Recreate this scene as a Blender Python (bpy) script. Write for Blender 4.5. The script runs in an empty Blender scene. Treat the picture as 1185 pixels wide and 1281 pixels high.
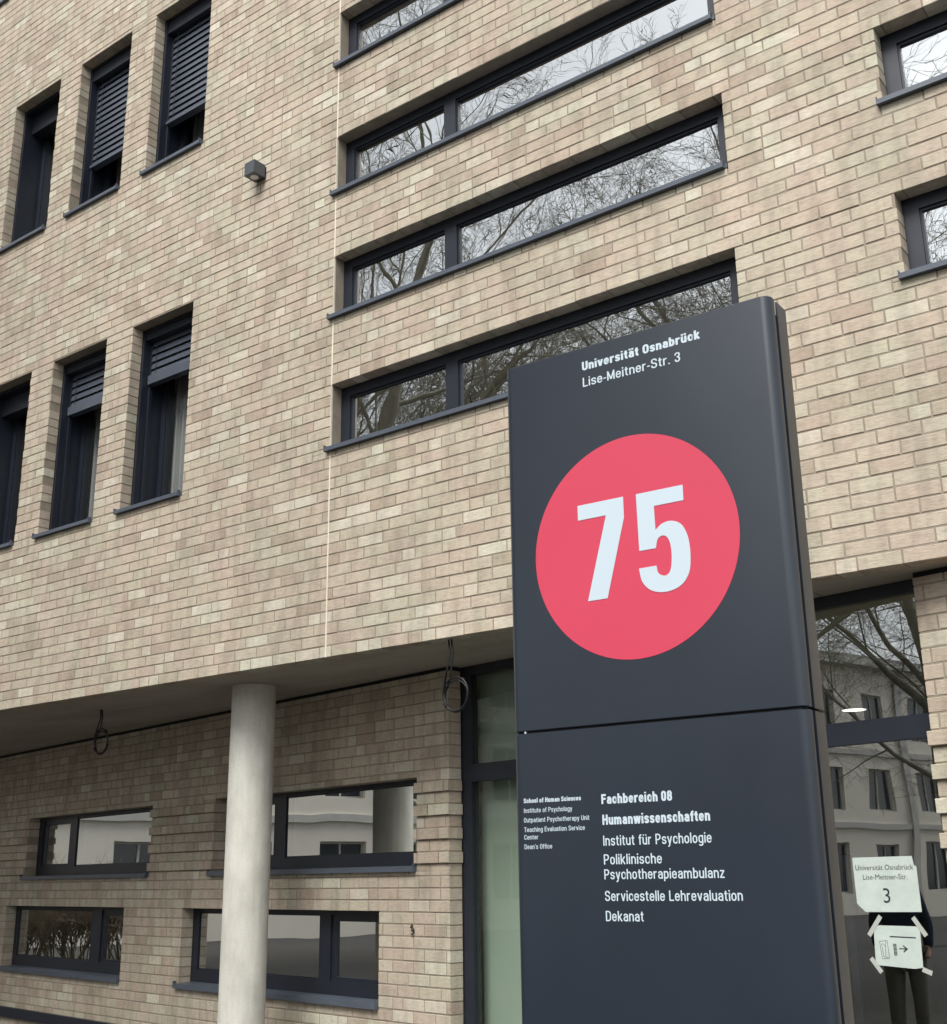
import bpy, bmesh, math, random
from mathutils import Matrix, Vector, Euler
from math import radians, sin, cos, pi, hypot

# ------------------------------------------------------------------ camera, world, sun, exposure
scene = bpy.context.scene
COL = scene.collection
EYE = 1.6
FPX, W0, H0 = 1513.0, 1185.0, 1281.0
YAW, PITCH, ROLL = -0.649872639, 0.295017327, -0.0135802293

cam_data = bpy.data.cameras.new('camera')
cam = bpy.data.objects.new('camera', cam_data)
COL.objects.link(cam)
cam_data.sensor_fit = 'HORIZONTAL'
cam_data.sensor_width = 36.0
cam_data.lens = 36.0 * FPX / W0
cam_data.clip_end = 1000.0
fwd = Vector((sin(YAW) * cos(PITCH), cos(YAW) * cos(PITCH), sin(PITCH)))
rgt = Vector((cos(YAW), -sin(YAW), 0.0))
upv = rgt.cross(fwd)
r2 = rgt * cos(ROLL) + upv * sin(ROLL)
u2 = upv * cos(ROLL) - rgt * sin(ROLL)
M = Matrix.Identity(4)
for i in range(3):
    M[i][0] = r2[i]; M[i][1] = u2[i]; M[i][2] = -fwd[i]
M[2][3] = EYE
cam.matrix_world = M
scene.camera = cam

def project(P):
    d = Vector(P) - Vector((0, 0, EYE))
    z = d.dot(fwd)
    if z < 0.05:
        return None
    return (W0 / 2 + FPX * d.dot(r2) / z, H0 / 2 - FPX * d.dot(u2) / z)

SUN_EL, SUN_AZ = radians(52), radians(168)     # azimuth clockwise from +Y
world = bpy.data.worlds.new('World')
scene.world = world
world.use_nodes = True
wn = world.node_tree
for n in list(wn.nodes):
    wn.nodes.remove(n)
sky = wn.nodes.new('ShaderNodeTexSky')
sky.sky_type = 'NISHITA'
sky.sun_disc = False
sky.sun_elevation = SUN_EL
sky.sun_rotation = SUN_AZ
sky.air_density = 1.0
sky.dust_density = 1.5
sky.ozone_density = 1.0
hsv = wn.nodes.new('ShaderNodeHueSaturation')    # thick even cloud takes the blue out of the sky
hsv.inputs['Saturation'].default_value = 0.16
bg = wn.nodes.new('ShaderNodeBackground')
bg.inputs['Strength'].default_value = 0.082
wo = wn.nodes.new('ShaderNodeOutputWorld')
wn.links.new(sky.outputs['Color'], hsv.inputs['Color'])
wn.links.new(hsv.outputs['Color'], bg.inputs['Color'])
wn.links.new(bg.outputs['Background'], wo.inputs['Surface'])

sun_d = bpy.data.lights.new('sun', 'SUN')
sun_d.energy = 1.5
sun_d.angle = radians(32)
sun_d.color = (1.0, 0.975, 0.945)
sun = bpy.data.objects.new('sun', sun_d)
COL.objects.link(sun)
sdir = Vector((sin(SUN_AZ) * cos(SUN_EL), cos(SUN_AZ) * cos(SUN_EL), sin(SUN_EL)))
sun.rotation_euler = sdir.to_track_quat('Z', 'Y').to_euler()

scene.view_settings.view_transform = 'Standard'
scene.view_settings.look = 'None'
scene.view_settings.gamma = 1.0
scene.view_settings.use_curve_mapping = False
scene.view_settings.exposure = 1.60

random.seed(7)

# ------------------------------------------------------------------ materials
def s2l(c):
    return c / 12.92 if c <= 0.04045 else ((c + 0.055) / 1.055) ** 2.4
def rgb(r, g, b):
    return (s2l(r / 255), s2l(g / 255), s2l(b / 255), 1.0)

def new_mat(name, color=(0.5, 0.5, 0.5, 1), rough=0.6, metal=0.0, spec=0.5):
    m = bpy.data.materials.new(name)
    m.use_nodes = True
    b = m.node_tree.nodes['Principled BSDF']
    b.inputs['Base Color'].default_value = color
    b.inputs['Roughness'].default_value = rough
    b.inputs['Metallic'].default_value = metal
    b.inputs['Specular IOR Level'].default_value = spec
    return m

def nd(nt, kind, **kw):
    n = nt.nodes.new(kind)
    for k, v in kw.items():
        setattr(n, k, v)
    return n

def position(nt, scale=(1, 1, 1)):
    g = nd(nt, 'ShaderNodeNewGeometry')
    mp = nd(nt, 'ShaderNodeMapping')
    mp.inputs['Scale'].default_value = scale
    nt.links.new(g.outputs['Position'], mp.inputs['Vector'])
    return mp.outputs['Vector']

def noise(nt, vec, scale, detail=4, rough=0.55, dist=0.0):
    n = nd(nt, 'ShaderNodeTexNoise')
    n.inputs['Scale'].default_value = scale
    n.inputs['Detail'].default_value = detail
    n.inputs['Roughness'].default_value = rough
    n.inputs['Distortion'].default_value = dist
    nt.links.new(vec, n.inputs['Vector'])
    return n.outputs['Fac']

def ramp(nt, fac, stops):
    r = nd(nt, 'ShaderNodeValToRGB')
    e = r.color_ramp.elements
    while len(e) < len(stops):
        e.new(0.5)
    for i, (p, c) in enumerate(stops):
        e[i].position = p
        e[i].color = c
    nt.links.new(fac, r.inputs['Fac'])
    return r.outputs['Color']

def mixc(nt, fac, a, b, mode='MIX'):
    m = nd(nt, 'ShaderNodeMix', data_type='RGBA', blend_type=mode)
    for sock, v in ((m.inputs['Factor'], fac), (m.inputs['A'], a), (m.inputs['B'], b)):
        if isinstance(v, (int, float)):
            sock.default_value = v
        elif isinstance(v, tuple):
            sock.default_value = v
        else:
            nt.links.new(v, sock)
    # colour sockets are index 6,7 for RGBA
    for idx, v in ((6, a), (7, b)):
        if isinstance(v, tuple):
            m.inputs[idx].default_value = v
        else:
            nt.links.new(v, m.inputs[idx])
    return m.outputs[2]

def bump(nt, h, strength, dist=0.01):
    b = nd(nt, 'ShaderNodeBump')
    b.inputs['Strength'].default_value = strength
    b.inputs['Distance'].default_value = dist
    nt.links.new(h, b.inputs['Height'])
    return b.outputs['Normal']

def grey(v):
    return (v, v, v, 1)

def brick_material(name, per_object, pale):
    m = new_mat(name, rough=0.85, spec=0.25)
    nt = m.node_tree
    b = nt.nodes['Principled BSDF']
    if per_object:
        src = nd(nt, 'ShaderNodeObjectInfo').outputs['Random']
    else:
        src = nd(nt, 'ShaderNodeNewGeometry').outputs['Random Per Island']
    wnz = nd(nt, 'ShaderNodeTexWhiteNoise', noise_dimensions='1D')
    mul = nd(nt, 'ShaderNodeMath', operation='MULTIPLY')
    mul.inputs[1].default_value = 977.0
    nt.links.new(src, mul.inputs[0])
    nt.links.new(mul.outputs[0], wnz.inputs['W'])
    if pale:
        st = [(0.0, (0.495, 0.458, 0.375, 1)), (0.35, (0.470, 0.425, 0.345, 1)), (0.6, (0.515, 0.483, 0.400, 1)),
              (1.0, (0.455, 0.400, 0.325, 1))]
    else:
        st = [(0.0, (0.440, 0.380, 0.305, 1)), (0.2, (0.415, 0.350, 0.283, 1)), (0.42, (0.445, 0.400, 0.320, 1)),
              (0.58, (0.420, 0.374, 0.296, 1)), (0.75, (0.430, 0.362, 0.295, 1)), (0.88, (0.350, 0.290, 0.228, 1)),
              (1.0, (0.46, 0.415, 0.335, 1))]
    base = ramp(nt, wnz.outputs['Value'], st)
    # upright bands and blotches inside a brick
    v1 = position(nt, (1, 1, 0.25))
    f1 = noise(nt, v1, 9.0, 3, 0.6)
    c1 = ramp(nt, f1, [(0.38, grey(0.86)), (0.5, grey(1.0)), (0.66, grey(1.09))])
    col = mixc(nt, 1.0, base, c1, 'MULTIPLY')
    v2 = position(nt, (0.35, 0.35, 1.6))
    f2 = noise(nt, v2, 60.0, 5, 0.65)
    c2 = ramp(nt, f2, [(0.3, grey(0.82)), (0.5, grey(1.0)), (0.72, grey(1.11))])
    col = mixc(nt, 1.0, col, c2, 'MULTIPLY')
    # faint greenish or pinkish cast over patches
    f3 = noise(nt, position(nt, (1, 1, 1)), 2.6, 2, 0.5)
    c3 = ramp(nt, f3, [(0.40, (1.025, 0.985, 0.965, 1)), (0.60, (0.98, 1.01, 0.965, 1))])
    col = mixc(nt, 1.0, col, c3, 'MULTIPLY')
    # broad weathering and a few rubbed or smudged spots
    f6 = noise(nt, position(nt, (1, 1, 0.6)), 0.7, 5, 0.6)
    col = mixc(nt, 1.0, col, ramp(nt, f6, [(0.35, grey(0.93)), (0.6, grey(1.03))]), 'MULTIPLY')
    f7 = noise(nt, position(nt, (1, 1, 1)), 16.0, 6, 0.7)
    col = mixc(nt, 1.0, col, ramp(nt, f7, [(0.30, grey(0.84)), (0.40, grey(1.0))]), 'MULTIPLY')
    nt.links.new(col, b.inputs['Base Color'])
    f4 = noise(nt, position(nt, (0.5, 0.5, 1.5)), 120.0, 4, 0.6)
    nt.links.new(bump(nt, f4, 0.55, 0.004), b.inputs['Normal'])
    return m

MAT = {}
MAT['brick_one'] = brick_material('brick_clay_single', True, False)
MAT['brick_one_pale'] = brick_material('brick_clay_single_pale', True, True)
MAT['brick'] = brick_material('brick_clay', False, False)
MAT['brick_pale'] = brick_material('brick_clay_pale', False, True)

def noisy(name, stops, scale, rough=0.8, spec=0.3, vscale=(1, 1, 1), detail=5, bstr=0.3, bscale=None, metal=0.0, bdist=0.004):
    m = new_mat(name, rough=rough, spec=spec, metal=metal)
    nt = m.node_tree
    f = noise(nt, position(nt, vscale), scale, detail, 0.6)
    nt.links.new(ramp(nt, f, stops), nt.nodes['Principled BSDF'].inputs['Base Color'])
    if bstr:
        f2 = noise(nt, position(nt, vscale), bscale or scale * 6, 4, 0.6)
        nt.links.new(bump(nt, f2, bstr, bdist), nt.nodes['Principled BSDF'].inputs['Normal'])
    return m

MAT['mortar'] = noisy('mortar', [(0.3, (0.235, 0.200, 0.155, 1)), (0.7, (0.31, 0.27, 0.212, 1))], 9, 0.95, 0.1, bscale=200)
MAT['joint_seal'] = noisy('pale_joint_sealant', [(0.3, (0.62, 0.56, 0.44, 1)), (0.7, (0.72, 0.66, 0.54, 1))], 8, 0.7, 0.3, bstr=0)
MAT['frame'] = noisy('dark_blue_grey_aluminium', [(0.3, (0.010, 0.013, 0.022, 1)), (0.7, (0.013, 0.017, 0.027, 1))], 6, 0.42, 0.5, bstr=0.05, bscale=300)
MAT['sill'] = noisy('window_sill_aluminium', [(0.3, (0.065, 0.078, 0.100, 1)), (0.7, (0.082, 0.097, 0.122, 1))], 5, 0.38, 0.5, (1, 1, 3), bstr=0.04, bscale=300)
MAT['slat'] = noisy('blind_slat_lacquer', [(0.3, (0.065, 0.076, 0.100, 1)), (0.7, (0.078, 0.090, 0.116, 1))], 4, 0.25, 0.6, bstr=0)
MAT['cord'] = new_mat('blind_cord', (0.02, 0.02, 0.025, 1), 0.8)
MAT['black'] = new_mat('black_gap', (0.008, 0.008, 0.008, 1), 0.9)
MAT['soffit'] = noisy('soffit_board', [(0.25, (0.32, 0.29, 0.235, 1)), (0.5, (0.39, 0.36, 0.30, 1)), (0.75, (0.46, 0.425, 0.36, 1))], 1.6, 0.85, 0.2, (0.5, 1.6, 1), bscale=60, bstr=0.15)
MAT['room'] = noisy('room_plaster', [(0.3, (0.55, 0.55, 0.48, 1)), (0.7, (0.60, 0.60, 0.54, 1))], 3, 0.9, 0.1, bstr=0)
MAT['hall'] = noisy('hall_plaster', [(0.3, (0.42, 0.42, 0.34, 1)), (0.7, (0.48, 0.48, 0.40, 1))], 2, 0.9, 0.1, bstr=0)
MAT['curtain'] = noisy('curtain_cloth', [(0.3, (0.33, 0.325, 0.30, 1)), (0.7, (0.41, 0.40, 0.375, 1))], 9, 0.9, 0.1, (1, 1, 0.2), bstr=0.2, bscale=90)
MAT['white_blind'] = noisy('white_roller_blind', [(0.3, (0.70, 0.72, 0.74, 1)), (0.7, (0.76, 0.78, 0.80, 1))], 5, 0.8, 0.2, bstr=0)
MAT['infill'] = noisy('grey_green_infill', [(0.3, (0.34, 0.385, 0.34, 1)), (0.7, (0.38, 0.425, 0.375, 1))], 1.2, 0.6, 0.4, bstr=0)

def concrete():
    m = new_mat('fair_faced_concrete', rough=0.75, spec=0.3)
    nt = m.node_tree
    b = nt.nodes['Principled BSDF']
    f = noise(nt, position(nt, (1, 1, 0.6)), 5.0, 6, 0.65)
    c = ramp(nt, f, [(0.3, (0.49, 0.478, 0.42, 1)), (0.5, (0.57, 0.557, 0.495, 1)), (0.72, (0.64, 0.627, 0.56, 1))])
    f2 = noise(nt, position(nt, (1, 1, 1)), 70.0, 2, 0.5)
    c2 = ramp(nt, f2, [(0.28, grey(0.80)), (0.36, grey(1.0))])
    col = mixc(nt, 1.0, c, c2, 'MULTIPLY')
    f5 = noise(nt, position(nt, (3.0, 3.0, 0.35)), 6.0, 4, 0.6)
    col = mixc(nt, 1.0, col, ramp(nt, f5, [(0.35, grey(0.93)), (0.65, grey(1.05))]), 'MULTIPLY')
    nt.links.new(col, b.inputs['Base Color'])
    f3 = noise(nt, position(nt), 40.0, 5, 0.6)
    nt.links.new(bump(nt, f3, 0.25, 0.004), b.inputs['Normal'])
    return m
MAT['concrete'] = concrete()

def powder(name, c0, c1, rough):
    m = new_mat(name, rough=rough, spec=0.65)
    nt = m.node_tree
    b = nt.nodes['Principled BSDF']
    f = noise(nt, position(nt), 3.0, 5, 0.6)
    nt.links.new(ramp(nt, f, [(0.3, c0), (0.7, c1)]), b.inputs['Base Color'])
    f2 = noise(nt, position(nt), 900.0, 2, 0.5)
    nt.links.new(bump(nt, f2, 0.06, 0.001), b.inputs['Normal'])
    f3 = noise(nt, position(nt, (1, 1, 0.4)), 7.0, 5, 0.7)
    mr = nd(nt, 'ShaderNodeMapRange')
    mr.inputs['To Min'].default_value = rough - 0.04
    mr.inputs['To Max'].default_value = rough + 0.07
    nt.links.new(f3, mr.inputs['Value'])
    nt.links.new(mr.outputs['Result'], b.inputs['Roughness'])
    return m
MAT['pylon'] = powder('anthracite_powder_coat', (0.0105, 0.0165, 0.0265, 1), (0.0130, 0.0200, 0.0315, 1), 0.33)
MAT['lamp_body'] = powder('lamp_anthracite', (0.05, 0.06, 0.072, 1), (0.06, 0.07, 0.085, 1), 0.35)
MAT['red'] = noisy('red_vinyl', [(0.3, (0.51, 0.045, 0.085, 1)), (0.7, (0.53, 0.049, 0.09, 1))], 3, 0.45, 0.4, bstr=0)
MAT['white_vinyl'] = new_mat('white_vinyl', (0.47, 0.555, 0.61, 1), 0.5)
MAT['paper'] = noisy('paper', [(0.3, (0.42, 0.485, 0.44, 1)), (0.7, (0.50, 0.56, 0.51, 1))], 9, 0.8, 0.2, bstr=0.4, bscale=9, bdist=0.01)
MAT['tape'] = new_mat('masking_tape', (0.40, 0.42, 0.38, 1), 0.35)
MAT['ink'] = new_mat('black_ink', (0.02, 0.025, 0.03, 1), 0.7)
MAT['cable'] = new_mat('black_cable', (0.006, 0.006, 0.007, 1), 0.45)
MAT['rust'] = new_mat('dark_iron', (0.03, 0.022, 0.015, 1), 0.7)
MAT['lens'] = new_mat('lamp_glass', (0.7, 0.7, 0.68, 1), 0.15)
MAT['asphalt'] = noisy('asphalt', [(0.3, (0.05, 0.05, 0.05, 1)), (0.7, (0.07, 0.068, 0.065, 1))], 3, 0.9, 0.2, bscale=150)
MAT['paving'] = noisy('concrete_paving', [(0.3, (0.055, 0.052, 0.048, 1)), (0.7, (0.08, 0.076, 0.070, 1))], 2.5, 0.85, 0.2, bscale=120)
MAT['grass'] = noisy('winter_grass', [(0.3, (0.035, 0.05, 0.018, 1)), (0.7, (0.06, 0.075, 0.03, 1))], 4, 0.95, 0.1, bscale=150)
MAT['bark'] = noisy('bark', [(0.3, (0.20, 0.19, 0.155, 1)), (0.7, (0.29, 0.275, 0.225, 1))], 6, 0.95, 0.1, (1, 1, 0.3), bstr=0.6, bscale=40)
MAT['render'] = noisy('cream_render', [(0.3, (0.74, 0.70, 0.61, 1)), (0.7, (0.79, 0.75, 0.66, 1))], 1.5, 0.9, 0.2, bstr=0.1)
MAT['trim'] = noisy('pale_stone_trim', [(0.3, (0.50, 0.49, 0.46, 1)), (0.7, (0.56, 0.55, 0.52, 1))], 2, 0.8, 0.2, bstr=0.1)
MAT['far_glass'] = new_mat('far_window_glass', (0.03, 0.04, 0.055, 1), 0.08, 0.0, 0.7)
MAT['roof'] = noisy('roof_covering', [(0.3, (0.10, 0.09, 0.085, 1)), (0.7, (0.14, 0.13, 0.12, 1))], 3, 0.9, 0.2)
MAT['skin'] = new_mat('skin', (0.45, 0.28, 0.2, 1), 0.6)
MAT['navy_cloth'] = noisy('navy_cloth', [(0.3, (0.012, 0.018, 0.035, 1)), (0.7, (0.02, 0.028, 0.05, 1))], 10, 0.9, 0.1)
MAT['grey_cloth'] = noisy('grey_cloth', [(0.3, (0.10, 0.10, 0.09, 1)), (0.7, (0.14, 0.135, 0.12, 1))], 10, 0.9, 0.1)
MAT['leather'] = new_mat('dark_leather', (0.015, 0.013, 0.012, 1), 0.5)

def emit(name, col, strength):
    m = bpy.data.materials.new(name)
    m.use_nodes = True
    b = m.node_tree.nodes['Principled BSDF']
    b.inputs['Base Color'].default_value = (0.8, 0.8, 0.8, 1)
    b.inputs['Emission Color'].default_value = col
    b.inputs['Emission Strength'].default_value = strength
    return m
MAT['lit'] = emit('lit_lamp_diffuser', (1.0, 0.96, 0.88, 1), 1.3)

def glass(name, r0, tint, wob):
    """coated double glazing: mirror part by Fresnel, the rest lets the room be seen"""
    m = bpy.data.materials.new(name)
    m.use_nodes = True
    nt = m.node_tree
    for n in list(nt.nodes):
        nt.nodes.remove(n)
    out = nd(nt, 'ShaderNodeOutputMaterial')
    tr = nd(nt, 'ShaderNodeBsdfTransparent')
    tr.inputs['Color'].default_value = tint
    gl = nd(nt, 'ShaderNodeBsdfGlossy')
    gl.inputs['Roughness'].default_value = 0.0
    gl.inputs['Color'].default_value = (0.94, 0.97, 0.97, 1)
    lw = nd(nt, 'ShaderNodeLayerWeight')
    lw.inputs['Blend'].default_value = 0.5
    pw = nd(nt, 'ShaderNodeMath', operation='POWER')
    pw.inputs[1].default_value = 4.0
    nt.links.new(lw.outputs['Facing'], pw.inputs[0])
    ma = nd(nt, 'ShaderNodeMath', operation='MULTIPLY_ADD')
    ma.inputs[1].default_value = 1.0 - r0
    ma.inputs[2].default_value = r0
    nt.links.new(pw.outputs[0], ma.inputs[0])
    mx = nd(nt, 'ShaderNodeMixShader')
    nt.links.new(ma.outputs[0], mx.inputs[0])
    nt.links.new(tr.outputs[0], mx.inputs[1])
    nt.links.new(gl.outputs[0], mx.inputs[2])
    f = noise(nt, position(nt, (1, 1, 1)), wob[0], 1, 0.4)
    nt.links.new(bump(nt, f, 1.0, wob[1]), gl.inputs['Normal'])
    nt.links.new(mx.outputs[0], out.inputs['Surface'])
    return m
MAT['glass'] = glass('window_glass', 0.57, (0.72, 0.76, 0.70, 1), (3.0, 0.0012))
MAT['glass_low'] = glass('ground_floor_glass', 0.60, (0.55, 0.54, 0.44, 1), (1.3, 0.0014))
MAT['glass_plain'] = glass('tall_window_glass', 0.16, (0.86, 0.89, 0.90, 1), (2.0, 0.002))
MAT['glass_bay'] = glass('bay_glass', 0.04, (0.80, 0.86, 0.80, 1), (1.4, 0.001))
MAT['glass_door'] = glass('door_glass', 0.34, (0.75, 0.77, 0.68, 1), (1.6, 0.0016))

# ------------------------------------------------------------------ helpers
FRAMES = {}
D = 6.11143
HS = 1.51840           # soffit height above the eye
C = 1.0 / 12.0         # brick course
FAC = Matrix.Translation((0, D, EYE))
gm, gc = -0.175340996, 5.999667649
gn = hypot(gm, 1)
TD = Vector((1 / gn, gm / gn, 0))
GN = Vector((-gm / gn, 1 / gn, 0))
GO = GN * (gc / gn)
GF = Matrix(((TD.x, GN.x, 0, GO.x), (TD.y, GN.y, 0, GO.y), (0, 0, 1, EYE), (0, 0, 0, 1)))

def tag(o, label=None, cat=None, group=None, kind=None):
    if label: o['label'] = label
    if cat: o['category'] = cat
    if group: o['group'] = group
    if kind: o['kind'] = kind
    return o

def empty(name, loc=(0, 0, 0)):
    o = bpy.data.objects.new(name, None)
    o.location = loc
    o.empty_display_size = 0.2
    COL.objects.link(o)
    return o

def link(name, me, parent=None, mat4=None):
    o = bpy.data.objects.new(name, me)
    COL.objects.link(o)
    if parent is not None:
        o.parent = parent
    if mat4 is not None:
        o.matrix_local = mat4
    return o

class MB:
    """collects faces with material slots"""
    def __init__(s):
        s.v = []; s.f = []; s.m = []
    def quad(s, a, b, c, d, mi=0):
        i = len(s.v); s.v += [a, b, c, d]; s.f.append((i, i + 1, i + 2, i + 3)); s.m.append(mi)
    def box(s, x0, x1, y0, y1, z0, z1, mi=0, faces='xXyYzZ'):
        i = len(s.v)
        s.v += [(x0, y0, z0), (x1, y0, z0), (x1, y1, z0), (x0, y1, z0), (x0, y0, z1), (x1, y0, z1), (x1, y1, z1), (x0, y1, z1)]
        F = {'z': (0, 3, 2, 1), 'Z': (4, 5, 6, 7), 'y': (0, 1, 5, 4), 'X': (1, 2, 6, 5), 'Y': (2, 3, 7, 6), 'x': (3, 0, 4, 7)}
        for k in faces:
            s.f.append(tuple(i + j for j in F[k])); s.m.append(mi)
    def poly(s, pts, mi=0):
        i = len(s.v); s.v += list(pts); s.f.append(tuple(range(i, i + len(pts)))); s.m.append(mi)
    def prism(s, prof, axis, a0, a1, mi=0):
        """profile of (p,q) extruded along axis between a0 and a1"""
        def P(p, q, a):
            return {'x': (a, p, q), 'y': (p, a, q), 'z': (p, q, a)}[axis]
        n = len(prof); i = len(s.v)
        s.v += [P(p, q, a0) for p, q in prof] + [P(p, q, a1) for p, q in prof]
        for k in range(n):
            s.f.append((i + k, i + (k + 1) % n, i + n + (k + 1) % n, i + n + k)); s.m.append(mi)
        s.f.append(tuple(i + k for k in reversed(range(n)))); s.m.append(mi)
        s.f.append(tuple(i + n + k for k in range(n))); s.m.append(mi)
    def tube(s, pts, r, seg=6, mi=0, cap=True):
        pts = [Vector(p) for p in pts]
        rs = r if isinstance(r, (list, tuple)) else [r] * len(pts)
        i0 = len(s.v)
        for k, p in enumerate(pts):
            t = (pts[min(k + 1, len(pts) - 1)] - pts[max(k - 1, 0)]).normalized()
            a = t.cross(Vector((0.31, 0.17, 0.93)))
            if a.length < 0.05: a = t.cross(Vector((1, 0, 0)))
            a.normalize(); b = t.cross(a)
            for j in range(seg):
                w = 2 * pi * j / seg
                s.v.append(tuple(p + (a * cos(w) + b * sin(w)) * rs[k]))
        for k in range(len(pts) - 1):
            for j in range(seg):
                a = i0 + k * seg + j; b = i0 + k * seg + (j + 1) % seg
                s.f.append((a, b, b + seg, a + seg)); s.m.append(mi)
        if cap:
            s.f.append(tuple(i0 + j for j in reversed(range(seg)))); s.m.append(mi)
            e = i0 + (len(pts) - 1) * seg
            s.f.append(tuple(e + j for j in range(seg))); s.m.append(mi)
    def mesh(s, name, mats, smooth=False, fix=False):
        me = bpy.data.meshes.new(name)
        me.from_pydata(s.v, [], s.f)
        for m in mats: me.materials.append(m)
        if any(s.m): me.polygons.foreach_set('material_index', s.m)
        if fix:
            bm = bmesh.new(); bm.from_mesh(me)
            bmesh.ops.recalc_face_normals(bm, faces=bm.faces)
            bm.to_mesh(me); bm.free()
        if smooth:
            me.polygons.foreach_set('use_smooth', [True] * len(me.polygons))
        me.update()
        return me
    def build(s, name, mats, parent=None, mat4=None, smooth=False, fix=False):
        if not isinstance(mats, (list, tuple)): mats = [mats]
        return link(name, s.mesh(name, mats, smooth, fix), parent, mat4)

# ------------------------------------------------------------------ ground
g = MB(); g.box(-150, 150, -150, 5.0, -0.4, -0.004, 0, 'Zz')
ground = g.build('ground', MAT['asphalt']); tag(ground, kind='structure')
g = MB()
# paving slabs before and under the building, one sheet cut as a grid of joints by the material
g.box(-30, 12, -3.2, 60, -0.3, 0.0, 0, 'ZzxXyY')
pv = g.build('pavement', MAT['paving']); tag(pv, kind='structure')
g = MB(); g.box(-150, 150, 5.0, 150, -0.4, -0.006, 0, 'Zz')
gr = g.build('grass_ground', MAT['grass']); tag(gr, kind='structure')

# ------------------------------------------------------------------ the brick building
BLD = empty('brick_building', (-5.0, D, 0.0))
tag(BLD, 'beige brick building with long strip windows over a recessed ground floor behind the dark sign', 'building')
INV = Matrix.Translation((5.0, -D, 0.0))
def BM(frame):
    return INV @ frame

UB = {}      # shared unit bricks
def unit_brick(kind, pale, var=0):
    key = (kind, pale, var)
    if key not in UB:
        L = 0.2275 if kind == 's' else 0.109
        mb = MB(); brick_geo(mb, 0, L, 0.0, 0.0733, 0.0, 0.10)
        UB[key] = mb.mesh('brick_' + ('stretcher' if kind == 's' else 'header'), [MAT['brick_one_pale' if pale else 'brick_one']])
    return UB[key]

jr = random.Random(31)
def brick_geo(mb, x0, x1, z0, z1, y, dep, mi=0):
    c = min(0.0022, (x1 - x0) * 0.2, (z1 - z0) * 0.2)
    i = len(mb.v)
    J_ = jr.uniform
    mb.v += [(x0, y + dep, z0), (x1, y + dep, z0), (x1, y + dep, z1), (x0, y + dep, z1),
             (x0, y + c, z0), (x1, y + c, z0), (x1, y + c, z1), (x0, y + c, z1),
             (x0 + c + J_(-.0006, .002), y + J_(-.0008, .0008), z0 + c + J_(-.0006, .0016)), (x1 - c - J_(-.0006, .002), y + J_(-.0008, .0008), z0 + c + J_(-.0006, .0016)),
             (x1 - c - J_(-.0006, .002), y + J_(-.0008, .0008), z1 - c - J_(-.0006, .0016)), (x0 + c + J_(-.0006, .002), y + J_(-.0008, .0008), z1 - c - J_(-.0006, .0016))]
    for f in ((8, 9, 10, 11), (4, 5, 9, 8), (5, 6, 10, 9), (6, 7, 11, 10), (7, 4, 8, 11),
              (0, 1, 5, 4), (1, 2, 6, 5), (2, 3, 7, 6), (3, 0, 4, 7)):
        mb.f.append(tuple(i + k for k in f)); mb.m.append(mi)

def mortar(name, frame, xr, zr, holes, th, rec=0.0035):
    hs = [(a - rec, b + rec, c - rec, d + rec) for a, b, c, d in holes]
    xs = sorted({xr[0] + rec, xr[1] - rec} | {v for h in hs for v in h[:2] if xr[0] < v < xr[1]})
    zs = sorted({zr[0] + rec, zr[1] - rec} | {v for h in hs for v in h[2:] if zr[0] < v < zr[1]})
    mb = MB()
    nx, nz = len(xs) - 1, len(zs) - 1
    def solid(i, j):
        if i < 0 or j < 0 or i >= nx or j >= nz: return False
        x = (xs[i] + xs[i + 1]) / 2; z = (zs[j] + zs[j + 1]) / 2
        return not any(a < x < b and c < z < d for a, b, c, d in hs)
    y0, y1 = rec, th
    for i in range(nx):
        for j in range(nz):
            if not solid(i, j): continue
            a, b, c, d = xs[i], xs[i + 1], zs[j], zs[j + 1]
            mb.quad((a, y0, c), (b, y0, c), (b, y0, d), (a, y0, d))
            mb.quad((b, y1, c), (a, y1, c), (a, y1, d), (b, y1, d))
            if not solid(i - 1, j): mb.quad((a, y1, c), (a, y0, c), (a, y0, d), (a, y1, d))
            if not solid(i + 1, j): mb.quad((b, y0, c), (b, y1, c), (b, y1, d), (b, y0, d))
            if not solid(i, j - 1): mb.quad((a, y1, c), (b, y1, c), (b, y0, c), (a, y0, c))
            if not solid(i, j + 1): mb.quad((a, y0, d), (b, y0, d), (b, y1, d), (a, y1, d))
    return mb.build(name, MAT['mortar'], BLD, BM(frame))

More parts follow.
